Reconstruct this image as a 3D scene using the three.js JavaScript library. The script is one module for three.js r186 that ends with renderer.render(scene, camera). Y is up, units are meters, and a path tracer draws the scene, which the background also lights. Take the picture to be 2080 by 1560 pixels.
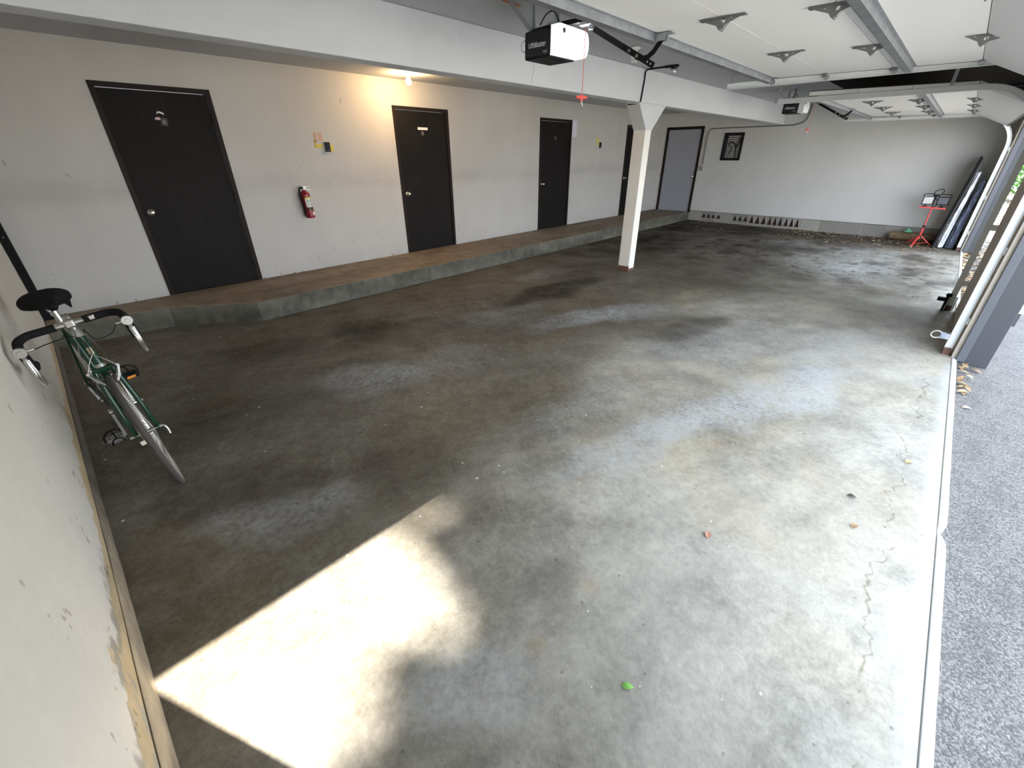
import * as THREE from 'three';
import { RoundedBoxGeometry } from 'three/addons/geometries/RoundedBoxGeometry.js';
import { mergeGeometries } from 'three/addons/utils/BufferGeometryUtils.js';

// ---------------------------------------------------------------- camera, sky, sun, exposure
const scene = new THREE.Scene();
const camera = new THREE.PerspectiveCamera(84.434, 4 / 3, 0.05, 400);
camera.position.set(0.2986, 1.6381, 6.2558);
camera.rotation.set(-0.495649, -0.810272, -0.005019, 'YXZ');
scene.add(camera);

const renderer = new THREE.WebGLRenderer({ antialias: true });
renderer.toneMapping = THREE.LinearToneMapping;
renderer.toneMappingExposure = 7.4;
renderer.shadowMap.enabled = true;
renderer.shadowMap.type = THREE.PCFSoftShadowMap;

{ // a bright hazy summer sky
  const W = 128, H = 64, d = new Float32Array(W * H * 4);
  for (let j = 0; j < H; j++) for (let i = 0; i < W; i++) {
    const el = Math.max(0, Math.sin(((j + 0.5) / H - 0.5) * Math.PI)), k = Math.pow(1 - el, 3), o = (j * W + i) * 4;
    d[o] = 0.77 + 0.36 * k; d[o + 1] = 0.90 + 0.27 * k; d[o + 2] = 1.08 + 0.12 * k; d[o + 3] = 1;
  }
  const sky = new THREE.DataTexture(d, W, H, THREE.RGBAFormat, THREE.FloatType);
  sky.mapping = THREE.EquirectangularReflectionMapping; sky.magFilter = THREE.LinearFilter; sky.needsUpdate = true;
  scene.background = sky; scene.environment = sky;
}
const SUN = new THREE.Vector3(0.43, 0.975, 1.0);
const sun = new THREE.DirectionalLight(new THREE.Color(1.0, 0.95, 0.87), 7);
sun.position.copy(SUN).multiplyScalar(25).add(new THREE.Vector3(5, 0, 5));
sun.target.position.set(5, 0, 5);
sun.castShadow = true; sun.shadow.mapSize.set(4096, 4096);
Object.assign(sun.shadow.camera, { left: -16, right: 16, top: 16, bottom: -16, near: 1, far: 80 });
scene.add(sun, sun.target);

// ---------------------------------------------------------------- helpers
let seed = 12345;
const rnd = () => { seed |= 0; seed = seed + 0x6D2B79F5 | 0; let t = Math.imul(seed ^ seed >>> 15, 1 | seed); t = t + Math.imul(t ^ t >>> 7, 61 | t) ^ t; return ((t ^ t >>> 14) >>> 0) / 4294967296; };
const rr = (a, b) => a + (b - a) * rnd();
const V = (x, y, z) => new THREE.Vector3(x, y, z);
const clamp = (x, a = 0, b = 1) => x < a ? a : x > b ? b : x;
const sst = (a, b, x) => { const t = clamp((x - a) / (b - a)); return t * t * (3 - 2 * t); };
const hsh = (x, y) => { let h = Math.imul(x, 374761393) + Math.imul(y, 668265263) | 0; h = Math.imul(h ^ h >>> 13, 1274126177); return ((h ^ h >>> 16) >>> 0) / 4294967296; };
function noise(x, y) {
  const i = Math.floor(x), j = Math.floor(y); let u = x - i, v = y - j; u = u * u * (3 - 2 * u); v = v * v * (3 - 2 * v);
  const a = hsh(i, j), b = hsh(i + 1, j), c = hsh(i, j + 1), d = hsh(i + 1, j + 1);
  return a + (b - a) * u + (c - a + (a - b - c + d) * u) * v;
}
function fbm(x, y, n = 4) { let s = 0, a = 0.5, t = 0; for (let k = 0; k < n; k++) { s += a * noise(x, y); t += a; a *= 0.5; x = x * 2.03 + 17.7; y = y * 2.03 + 9.2; } return s / t; }
function tileNoise(u, v, n, f, k0 = 0) { // periodic fbm over the unit square
  let s = 0, a = 0.5, t = 0;
  for (let k = 0; k < n; k++) {
    const x = u * f, y = v * f, i = Math.floor(x), j = Math.floor(y); let p = x - i, q = y - j; p = p * p * (3 - 2 * p); q = q * q * (3 - 2 * q);
    const m = (z) => ((z % f) + f) % f, A = hsh(m(i) + k0, m(j) + 77 * k), B = hsh(m(i + 1) + k0, m(j) + 77 * k), C = hsh(m(i) + k0, m(j + 1) + 77 * k), D = hsh(m(i + 1) + k0, m(j + 1) + 77 * k);
    s += a * (A + (B - A) * p + (C - A + (A - B - C + D) * p) * q); t += a; a *= 0.55; f *= 2;
  }
  return s / t;
}
const enc = (c) => 255 * (c <= 0.0031308 ? 12.92 * c : 1.055 * Math.pow(c, 1 / 2.4) - 0.055);
const ENC = new Uint8Array(4097); for (let i = 0; i <= 4096; i++) ENC[i] = Math.round(enc(i / 4096));
function tex(w, h, fn, srgb = true) {
  const d = new Uint8Array(w * h * 4), o = [0, 0, 0];
  for (let j = 0, p = 0; j < h; j++) for (let i = 0; i < w; i++, p += 4) {
    fn((i + 0.5) / w, (j + 0.5) / h, o);
    for (let c = 0; c < 3; c++) d[p + c] = srgb ? ENC[Math.round(clamp(o[c]) * 4096)] : Math.round(clamp(o[c]) * 255);
    d[p + 3] = 255;
  }
  const t = new THREE.DataTexture(d, w, h); if (srgb) t.colorSpace = THREE.SRGBColorSpace;
  t.wrapS = t.wrapT = THREE.RepeatWrapping; t.magFilter = THREE.LinearFilter; t.minFilter = THREE.LinearMipmapLinearFilter; t.generateMipmaps = true; t.anisotropy = 8; t.needsUpdate = true;
  return t;
}
function rep(t, sx, sy) { const c = t.clone(); c.repeat.set(1 / sx, 1 / (sy ?? sx)); c.needsUpdate = true; return c; }
function mat(r, g, b, rough = 0.7, o = {}) { return new (o.specularIntensity === undefined ? THREE.MeshStandardMaterial : THREE.MeshPhysicalMaterial)({ color: new THREE.Color().setRGB(r, g, b), roughness: rough, ...o }); }
function merge(list) {
  return list.length === 1 ? list[0] : mergeGeometries(list.map((g) => { g = g.index ? g.toNonIndexed() : g; for (const k of Object.keys(g.attributes)) if (!['position', 'normal', 'uv'].includes(k)) g.deleteAttribute(k); return g; }));
}
const used = new Map();
function numbered(n) { const k = used.get(n) ?? 0; used.set(n, k + 1); return k ? n + '_' + String(k).padStart(3, '0') : n; }
function mesh(name, geo, m, parent) {
  const g = Array.isArray(geo) ? merge(geo) : geo, o = new THREE.Mesh(g, m);
  o.castShadow = o.receiveShadow = true;
  if (parent) { let n = 0; const base = name; while (parent.children.some((c) => c.name === name)) name = base + '_' + String(++n).padStart(3, '0'); o.name = name; parent.add(o); }
  else { o.name = numbered(name); scene.add(o); }
  return o;
}
function tag(o, label, category, group) { o.userData.label = label; o.userData.category = category; if (group) o.userData.group = group; return o; }
function thing(name, label, category, pos = [0, 0, 0], ry = 0, group) { const o = new THREE.Group(); o.name = numbered(name); o.position.set(...pos); o.rotation.y = ry; scene.add(o); return tag(o, label, category, group); }
function struct(name, geo, m, parent) { const o = geo ? mesh(name, geo, m, parent) : new THREE.Group(); if (!geo) { o.name = name; scene.add(o); } if (!parent) o.userData.kind = 'structure'; return o; }
const box = (x0, x1, y0, y1, z0, z1, r = 0) => {
  const w = x1 - x0, h = y1 - y0, d = z1 - z0, g = r ? new RoundedBoxGeometry(w, h, d, 2, Math.min(r, w / 2.01, h / 2.01, d / 2.01)) : new THREE.BoxGeometry(w, h, d);
  return g.translate((x0 + x1) / 2, (y0 + y1) / 2, (z0 + z1) / 2);
};
const cbox = (x, y, z, w, h, d, r = 0) => box(x - w / 2, x + w / 2, y - h / 2, y + h / 2, z - d / 2, z + d / 2, r);
function rod(a, b, r, r2 = r, n = 10) {
  const L = a.distanceTo(b), g = new THREE.CylinderGeometry(r2, r, L, n);
  return g.applyQuaternion(new THREE.Quaternion().setFromUnitVectors(V(0, 1, 0), b.clone().sub(a).normalize())).translate((a.x + b.x) / 2, (a.y + b.y) / 2, (a.z + b.z) / 2);
}
const tube = (pts, r, n = 8, seg = 0, closed = false, ten = 0.5) => new THREE.TubeGeometry(new THREE.CatmullRomCurve3(pts, closed, 'catmullrom', ten), seg || pts.length * 6, r, n, closed);
const ball = (x, y, z, r, a = 16, b = 12) => new THREE.SphereGeometry(r, a, b).translate(x, y, z);
function bar(a, b, w, h, up = V(0, 1, 0)) { // rectangular bar from a to b; h along up
  const f = b.clone().sub(a), L = f.length(); f.normalize(); const s = new THREE.Vector3().crossVectors(up, f).normalize(), u = new THREE.Vector3().crossVectors(f, s);
  const g = new THREE.BoxGeometry(w, h, L), m = new THREE.Matrix4().makeBasis(s, u, f).setPosition(a.clone().add(b).multiplyScalar(0.5));
  return g.applyMatrix4(m);
}
function wuv(g) { // uv in metres from the dominant normal
  g = g.index ? g.toNonIndexed() : g; const p = g.attributes.position, n = g.attributes.normal, uv = new Float32Array(p.count * 2);
  for (let i = 0; i < p.count; i++) {
    const ax = Math.abs(n.getX(i)), ay = Math.abs(n.getY(i)), az = Math.abs(n.getZ(i));
    const [u, v] = ay > ax && ay > az ? [p.getX(i), p.getZ(i)] : ax > az ? [p.getZ(i), p.getY(i)] : [p.getX(i), p.getY(i)];
    uv[2 * i] = u; uv[2 * i + 1] = v;
  }
  g.setAttribute('uv', new THREE.BufferAttribute(uv, 2)); return g;
}
function poly(pts, depth, bevel = 0) { const s = new THREE.Shape(pts.map((p) => new THREE.Vector2(p[0], p[1]))); return new THREE.ExtrudeGeometry(s, { depth, bevelEnabled: bevel > 0, bevelSize: bevel, bevelThickness: bevel, bevelSegments: 2, bevelOffset: -bevel, curveSegments: 12 }); }
function sweepX(profile, path, x) { // profile [a along x, b along the path's left normal], path [z, y]
  const P = [], add = (...v) => v.forEach((q) => P.push(q.x, q.y, q.z));
  const N = path.map((q, i) => { const a = path[Math.max(0, i - 1)], b = path[Math.min(path.length - 1, i + 1)], dz = b[0] - a[0], dy = b[1] - a[1], l = Math.hypot(dz, dy); return [-dy / l, dz / l]; });
  const at = (i, k) => V(x + profile[k][0], path[i][1] + N[i][1] * profile[k][1], path[i][0] + N[i][0] * profile[k][1]);
  const n = profile.length;
  for (let i = 0; i + 1 < path.length; i++) for (let k = 0; k < n; k++) { const l = (k + 1) % n; add(at(i, k), at(i, l), at(i + 1, l), at(i, k), at(i + 1, l), at(i + 1, k)); }
  const g = new THREE.BufferGeometry(); g.setAttribute('position', new THREE.Float32BufferAttribute(P, 3)); g.setAttribute('uv', new THREE.Float32BufferAttribute(new Float32Array(P.length / 3 * 2), 2)); g.computeVertexNormals(); return g;
}
function loft(rings, capped = true) { // rings: arrays of Vector3, closed
  const P = [], n = rings[0].length, idx = [];
  rings.forEach((r) => r.forEach((q) => P.push(q.x, q.y, q.z)));
  for (let i = 0; i + 1 < rings.length; i++) for (let k = 0; k < n; k++) { const l = (k + 1) % n, a = i * n + k, b = i * n + l, c = a + n, d = b + n; idx.push(a, b, d, a, d, c); }
  if (capped) for (const [i, f] of [[0, 1], [rings.length - 1, 0]]) { const c = new THREE.Vector3(); rings[i].forEach((q) => c.add(q)); c.multiplyScalar(1 / n); const m = P.length / 3; P.push(c.x, c.y, c.z); for (let k = 0; k < n; k++) { const l = (k + 1) % n; f ? idx.push(m, i * n + l, i * n + k) : idx.push(m, i * n + k, i * n + l); } }
  const g = new THREE.BufferGeometry(); g.setAttribute('position', new THREE.Float32BufferAttribute(P, 3)); g.setAttribute('uv', new THREE.Float32BufferAttribute(new Float32Array(P.length / 3 * 2), 2)); g.setIndex(idx); g.computeVertexNormals(); return g;
}
function print(w, h, draw) { const c = document.createElement('canvas'); c.width = w; c.height = h; draw(c.getContext('2d'), w, h); const t = new THREE.CanvasTexture(c); t.colorSpace = THREE.SRGBColorSpace; return t; }

// ---------------------------------------------------------------- key dimensions (metres)
const L = 12.99, CEIL = 2.6, KERB = 0.2, BEAM_Z = 2.925, BEAM_Y = 2.238, FRONT = 6.742, OUT = 6.98;
const J1 = 0.852, P0 = 5.57, P1 = 7.38, J2 = 12.1, HEAD = 2.16, JOINT = 6.58;

// ---------------------------------------------------------------- surface materials
const grit = tex(512, 512, (u, v, o) => { const n = tileNoise(u, v, 5, 16); o[0] = o[1] = o[2] = n; }, false);
const fineGrit = rep(grit, 0.35);
const orangePeel = rep(grit, 0.5);
const paintTone = tex(512, 512, (u, v, o) => { const n = tileNoise(u, v, 5, 4), k = 0.93 + 0.12 * n; o[0] = 0.70 * k; o[1] = 0.70 * k; o[2] = 0.685 * k; });
const M = {};
M.paint = mat(0.85, 0.855, 0.86, 0.62, { map: rep(paintTone, 2.3), bumpMap: orangePeel, bumpScale: 0.0012 });
M.ceiling = mat(0.46, 0.475, 0.50, 0.8, { bumpMap: orangePeel, bumpScale: 0.002 });
M.beam = mat(0.82, 0.85, 0.91, 0.6, { map: rep(paintTone, 1.7), bumpMap: orangePeel, bumpScale: 0.0025 });
M.darkWood = mat(1, 1, 1, 0.55, { specularIntensity: 0.22, map: rep(tex(256, 512, (u, v, o) => { const n = tileNoise(u, v * 0.12, 4, 32), m = tileNoise(u, v, 4, 4, 9), k = 0.7 + 0.5 * n + 0.35 * (m - 0.5); o[0] = 0.011 * k; o[1] = 0.0095 * k; o[2] = 0.0088 * k; }), 0.6, 1.2), bumpMap: rep(tex(256, 256, (u, v, o) => { o[0] = o[1] = o[2] = tileNoise(u, v * 0.1, 4, 64); }, false), 0.5), bumpScale: 0.0006 });
M.darkTrim = mat(0.018, 0.012, 0.010, 0.5, { specularIntensity: 0.25 });
M.greyDoor = mat(0.335, 0.35, 0.40, 0.5);
M.black = mat(0.008, 0.008, 0.009, 0.45, { specularIntensity: 0.4 });
M.blackMatt = mat(0.009, 0.009, 0.010, 0.8, { specularIntensity: 0.3 });
M.chrome = mat(0.78, 0.77, 0.74, 0.22, { metalness: 1 });
M.alloy = mat(0.55, 0.55, 0.54, 0.3, { metalness: 1 });
M.galv = mat(1, 1, 1, 0.42, { metalness: 0.65, map: rep(tex(256, 256, (u, v, o) => { const n = tileNoise(u, v, 4, 8), k = 0.22 + 0.18 * Math.round(n * 7) / 7; o[0] = k * 0.93; o[1] = k * 0.98; o[2] = k * 1.06; }), 0.4) });
M.galvPlain = mat(0.40, 0.42, 0.45, 0.4, { metalness: 0.55 });
M.galvBright = mat(0.74, 0.77, 0.78, 0.45, { metalness: 0.25 });
M.hinge = mat(0.22, 0.22, 0.225, 0.4, { metalness: 0.6 });
M.edge = mat(0.05, 0.05, 0.052, 0.6);
M.panel = mat(0.88, 0.88, 0.87, 0.55, { bumpMap: rep(grit, 0.3), bumpScale: 0.0007 });
M.brownSteel = mat(0.028, 0.022, 0.019, 0.6);
M.slate = mat(0.052, 0.054, 0.063, 0.5);
M.slateLight = mat(0.092, 0.098, 0.115, 0.45);
M.taupe = mat(0.46, 0.415, 0.355, 0.8, { bumpMap: rep(grit, 0.5), bumpScale: 0.001 });
M.rust = mat(0.13, 0.065, 0.05, 0.85);
M.red = mat(0.62, 0.055, 0.045, 0.45);
M.redDark = mat(0.24, 0.008, 0.018, 0.28, {});
M.white = mat(0.82, 0.82, 0.80, 0.5);
M.mortar = mat(0.40, 0.385, 0.35, 0.95);
M.rubber = mat(0.045, 0.042, 0.040, 0.85);

// ---------------------------------------------------------------- concrete floor: stains, pits, dust and rear shade laid out in metres
const blob = (x, z, cx, cz, rx, rz, a = 0) => { const c = Math.cos(a), s = Math.sin(a), dx = x - cx, dz = z - cz, p = (dx * c + dz * s) / rx, q = (-dx * s + dz * c) / rz; return p * p + q * q; };
const oil = [[2.3, 2.15, 0.36, 0.24, 0.4, 0.8], [4.85, 2.72, 0.95, 0.26, 0.05, 0.85], [2.75, 2.55, 0.7, 0.3, 0.5, 0.45], [3.6, 3.3, 0.8, 0.35, 0.4, 0.28], [1.25, 2.0, 0.5, 0.3, 0.3, 0.35], [4.75, 4.7, 0.42, 0.2, 0.3, 0.5], [0.75, 3.0, 0.5, 0.35, 0.2, 0.4], [1.3, 4.45, 0.35, 0.3, 0.3, 0.35], [6.0, 2.3, 0.7, 0.35, 0, 0.3], [1.35, 5.55, 0.17, 0.12, 0.5, 0.45], [0.6, 3.95, 0.35, 0.22, 0.6, 0.4],
  [11.6, 1.7, 0.9, 0.42, 0.1, 0.95], [9.3, 1.6, 0.9, 0.3, 0, 0.9], [12.3, 3.1, 0.45, 1.5, 0.0, 0.8], [11.6, 2.9, 0.8, 0.8, 0.3, 0.55], [10.4, 4.3, 0.5, 0.6, 0.5, 0.6], [9.8, 3.4, 0.8, 0.6, 0.4, 0.45], [8.3, 4.3, 0.6, 0.5, 0.3, 0.3], [11.4, 5.0, 0.8, 0.5, 0.4, 0.3], [12.5, 5.3, 0.5, 1.2, 0, 0.45], [8.2, 6.0, 0.9, 0.35, 0.3, 0.4], [8.8, 2.2, 1.4, 0.5, 0, 0.45]];
const pale = [[1.75, 3.25, 0.5, 0.26, 0.7, 0.8], [2.4, 3.4, 0.5, 0.3, 0.2, 0.35], [3.35, 2.85, 0.8, 0.3, 0.3, 0.4], [4.1, 3.6, 0.7, 0.25, 0.4, 0.7], [4.7, 3.9, 0.7, 0.3, 0.5, 0.6], [0.62, 4.3, 0.35, 0.16, 0.7, 0.55], [2.9, 5.0, 0.9, 0.3, 0.3, 0.35], [3.6, 5.75, 1.1, 0.25, 0.35, 0.85], [2.5, 5.4, 0.7, 0.16, 0.35, 0.7], [4.4, 5.0, 0.9, 0.4, 0.3, 0.45], [4.9, 6.1, 0.9, 0.5, 0.1, 0.4], [0.75, 5.6, 0.2, 0.18, 0.2, 0.5], [9.9, 5.2, 1.5, 0.8, 0.2, 0.55], [8.9, 5.6, 1.0, 0.5, 0.2, 0.5], [10.9, 4.2, 0.7, 0.35, 0.4, 0.45], [5.5, 2.0, 0.6, 0.2, 0.2, 0.4]];
function floorColor(x, z, o) {
  const wx = x + 0.35 * (fbm(x * 2.1, z * 2.1, 3) - 0.5), wz = z + 0.35 * (fbm(x * 2.1 + 40, z * 2.1, 3) - 0.5);
  const big = fbm(x * 0.9 + 3, z * 0.9, 4), mid = fbm(x * 5, z * 5 + 11, 4), fine = fbm(x * 42, z * 42, 3), streak = fbm(x * 1.6 + z * 0.8, z * 7 - x * 3.2, 4);
  let k = 0.86 + 0.34 * (big - 0.5) + 0.42 * (mid - 0.5) + 0.24 * (fine - 0.5) + 0.34 * (streak - 0.5);
  const mA = sst(0.47, 0.53, fbm(x * 11 + 7, z * 11, 4)) - 0.5, mB = sst(0.46, 0.54, fbm(x * 27 + 2, z * 27 + 5, 4)) - 0.5, mC = sst(0.45, 0.55, noise(x * 130, z * 130) * 0.6 + 0.4 * noise(x * 60 + 9, z * 60)) - 0.5, calm = 0.45 + 0.9 * fbm(x * 1.7 + 50, z * 1.7, 3);
  k += (0.04 * mA + 0.06 * mB + 0.08 * mC) * calm;
  let r = 0.385 * k, g = 0.362 * k, b = 0.312 * k;
  // brown trodden-in grime and painted-in shade of the rear half and the far bay
  const far = sst(JOINT - 0.3, JOINT + 0.5, x);
  let dirt = sst(5.7, 3.9, z + 1.6 * (big - 0.5) + 0.9 * (mid - 0.5) + 0.35 * (x - 3) * (1 - far) * 0.35) * (0.72 + 0.5 * (mid - 0.5));
  dirt = Math.max(dirt, far * (0.38 + 0.95 * (fbm(x * 2.2, z * 2.2 + 5, 5) - 0.5) + 0.4 * sst(3.5, 1.5, z) + 0.5 * sst(10.3, 12.5, x)));
  dirt = clamp(dirt, 0, 0.95);
  const t = fbm(x * 1.3 + 9, z * 1.3, 3);
  r += (0.042 + 0.026 * t - r) * dirt * (0.93 - 0.05 * (mB + mC) - 0.03 * mA); g += (0.030 + 0.018 * t - g) * dirt * (0.93 - 0.05 * (mB + mC) - 0.03 * mA); b += (0.016 + 0.010 * t - b) * dirt * (0.93 - 0.05 * (mB + mC) - 0.03 * mA);
  // warm tan wear towards the opening
  const warm = (1 - far) * sst(0.5, 0.72, fbm(x * 1.1 + 20, z * 1.4 + 3, 4)) * 0.5; r *= 1 + 0.09 * warm; b *= 1 - 0.16 * warm;
  for (const [cx, cz, rx, rz, a, s] of pale) { const q = blob(wx, wz, cx, cz, rx, rz, a); if (q < 3) { const m = s * sst(1.7, 0.0, q) * (0.45 + 0.7 * sst(0.30, 0.70, fbm(x * 55, z * 55, 4)) + 0.25 * mA) * (x < 3.2 && z < 4.6 ? 0.42 : 0.62); r += (0.46 - r) * m; g += (0.485 - g) * m; b += (0.505 - b) * m; } }
  for (const [cx, cz, rx, rz, a, s] of oil) { const q = blob(wx, wz, cx, cz, rx, rz, a); if (q < 3) { const m = s * sst(1.9, 0.1, q) * (0.55 + 0.75 * fbm(x * 9 + 3, z * 9, 4)); r *= 1 - 0.78 * m; g *= 1 - 0.80 * m; b *= 1 - 0.82 * m; } }
  // dark flakes of the far bay
  if (far > 0) { const f = far * Math.max(0.8 * sst(0.50, 0.72, fbm(x * 2.6, z * 3.4 + 70, 6) * 0.75 + 0.25 * streak) , 0.7 * sst(0.66, 0.72, fbm(x * 13, z * 11 + 70, 3) * 0.8 + 0.25 * mid)) * sst(JOINT + 0.4, JOINT + 2.2, x); r *= 1 - f * 0.8; g *= 1 - f * 0.82; b *= 1 - f * 0.84; }
  // pits and paint specks
  const ci = Math.floor(x / 0.055), cj = Math.floor(z / 0.055), hr = hsh(ci + 91, cj + 13);
  if (hr > 0.87) {
    const px = (ci + 0.2 + 0.6 * hsh(ci, cj + 500)) * 0.055, pz = (cj + 0.2 + 0.6 * hsh(ci + 500, cj)) * 0.055, rad = 0.0022 + 0.007 * Math.pow(hsh(ci + 7, cj + 7), 3);
    const d = Math.hypot(x - px, (z - pz) * 1.1) / rad;
    if (d < 1) { if (hr > 0.972) { r = g = 0.62; b = 0.6; } else { const e = 0.45 + 0.4 * d; r *= e; g *= e; b *= e; } }
  }
  const ri = Math.floor(x / 0.42), rj = Math.floor(z / 0.42), hq = hsh(ri + 301, rj + 31);
  if (hq > 0.72 && z > 4.4) { const d = Math.hypot(x - (ri + 0.25 + 0.5 * hsh(ri, rj)) * 0.42, z - (rj + 0.5) * 0.42) / (0.02 + 0.03 * hsh(ri + 2, rj)); if (d < 1.5) { const m = 0.4 * sst(1.3, 0.3, d + 0.8 * (mid - 0.5)); g *= 1 - 0.18 * m; b *= 1 - 0.38 * m; } }
  // hairline wander of the crack that follows the slab edge
  if (z > 6.3 && x < 5.4) {
    const cz = 6.58 + 0.10 * (fbm(x * 3.1, 4.4, 4) - 0.5) + 0.16 * (fbm(x * 9, 5.4, 4) - 0.5), w = 0.0025 + 0.012 * Math.max(0, fbm(x * 7, 2.2, 3) - 0.45), d = Math.abs(z - cz);
    if (d < w * 2) { const m = 0.5 * sst(w * 2, 0, d + 0.006 * (fine - 0.5)) * sst(0.45, 0.65, fbm(x * 5.3, 8.1, 3) + 0.08); r *= 1 - m * 0.75; g *= 1 - m * 0.8; b *= 1 - m * 0.95; }
    const e = sst(6.66, 6.735, z) * 0.35; r += (0.47 - r) * e; g += (0.47 - g) * e; b += (0.46 - b) * e;
  }
  o[0] = r; o[1] = g; o[2] = b;
}
function floorMat(x0, x1, w, h) {
  const map = tex(w, h, (u, v, o) => floorColor(x0 + u * (x1 - x0), v * 6.745, o));
  const ro = tex(512, 512, (u, v, o) => { const x = x0 + u * (x1 - x0), z = v * 6.745, n = fbm(x * 4, z * 4, 4); o[0] = o[1] = o[2] = clamp(0.62 + 0.5 * (n - 0.5) - 0.08 * sst(3, 5.5, z)); }, false);
  return new THREE.MeshPhysicalMaterial({ map, specularIntensity: 0.3, roughness: 1, roughnessMap: ro, bumpMap: (() => { const c = rep(grit, 0.22 / (x1 - x0), 0.22 / 6.745); return c; })(), bumpScale: 0.0012 });
}
function floorSlab(name, x0, x1, w, h) {
  const g = box(x0, x1, -0.25, 0, -0.15, 6.745).toNonIndexed(), p = g.attributes.position, uv = g.attributes.uv;
  for (let i = 0; i < p.count; i++) uv.setXY(i, (p.getX(i) - x0) / (x1 - x0), p.getZ(i) / 6.745);
  return struct(name, g, floorMat(x0, x1, w, h));
}
floorSlab('floor', -0.15, JOINT - 0.004, 2048, 2048);
floorSlab('floor_001', JOINT + 0.004, L + 0.15, 2048, 1536);
{ // worn concrete lip along the slab edge, chipped at one place
  const P = []; const n = 160, x0 = -0.15, x1 = L + 0.15, ys = [[6.745, 0.0], [6.752, 0.0035], [6.772, 0.002], [6.787, -0.012], [6.79, -0.09], [6.745, -0.09]];
  const rings = []; for (let i = 0; i <= n; i++) { const x = x0 + (x1 - x0) * i / n, w = 0.005 * (fbm(x * 6, 1.5, 3) - 0.5), chip = Math.exp(-Math.pow((x - 2.83) / 0.05, 2)); rings.push(ys.map(([z, y], k) => V(x, y - (k && k < 4 ? 0.014 * chip : 0), z + (k > 1 && k < 5 ? w - 0.018 * chip : 0)))); }
  struct('trim_1', wuv(loft(rings)), mat(1, 1, 1, 0.75, { map: rep(tex(512, 128, (u, v, o) => { const n = tileNoise(u, v, 5, 8), k = 0.55 + 0.35 * (n - 0.5) - (tileNoise(u, v, 3, 64, 5) > 0.72 ? 0.2 : 0); o[0] = 0.85 * k; o[1] = 0.85 * k; o[2] = k * 0.82; }), 1.6, 0.4) }));
}
{ // raised walkway along the rear wall, narrower at the left end
  const g = poly([[0, 0], [0, -0.45], [0.66, -0.5], [0.945, -0.535], [1.66, -1.066], [L, -1.066], [L, 0]], KERB - 0.0, 0.012).rotateX(-Math.PI / 2);
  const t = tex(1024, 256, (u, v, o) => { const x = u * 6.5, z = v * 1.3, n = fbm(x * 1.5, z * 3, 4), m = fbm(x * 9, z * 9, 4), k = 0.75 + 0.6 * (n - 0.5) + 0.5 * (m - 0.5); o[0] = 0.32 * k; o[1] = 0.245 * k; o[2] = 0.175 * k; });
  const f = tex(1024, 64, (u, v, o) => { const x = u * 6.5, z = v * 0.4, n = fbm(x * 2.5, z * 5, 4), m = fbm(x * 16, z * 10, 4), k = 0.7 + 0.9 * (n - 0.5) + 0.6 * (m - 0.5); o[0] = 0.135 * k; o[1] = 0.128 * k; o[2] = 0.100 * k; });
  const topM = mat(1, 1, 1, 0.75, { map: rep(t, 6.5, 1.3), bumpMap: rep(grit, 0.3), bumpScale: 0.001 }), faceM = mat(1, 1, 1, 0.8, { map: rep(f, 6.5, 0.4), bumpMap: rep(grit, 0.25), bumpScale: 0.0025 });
  const q = wuv(g), p = q.attributes.position, nn = q.attributes.normal, A = { p: [], n: [], u: [] }, B = { p: [], n: [], u: [] };
  for (let i = 0; i < p.count; i += 3) { const S = nn.getY(i) + nn.getY(i + 1) + nn.getY(i + 2) > 2.0 ? A : B; for (let k = i; k < i + 3; k++) { S.p.push(p.getX(k), p.getY(k), p.getZ(k)); S.n.push(nn.getX(k), nn.getY(k), nn.getZ(k)); S.u.push(q.attributes.uv.getX(k), q.attributes.uv.getY(k)); } }
  const mk = (S) => { const b = new THREE.BufferGeometry(); b.setAttribute('position', new THREE.Float32BufferAttribute(S.p, 3)); b.setAttribute('normal', new THREE.Float32BufferAttribute(S.n, 3)); b.setAttribute('uv', new THREE.Float32BufferAttribute(S.u, 2)); return b; };
  const w = struct('raised_walkway'); w.userData.kind = 'structure';
  mesh('walkway_top', mk(A), topM, w); mesh('kerb_face', mk(B), faceM, w);
}

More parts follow.
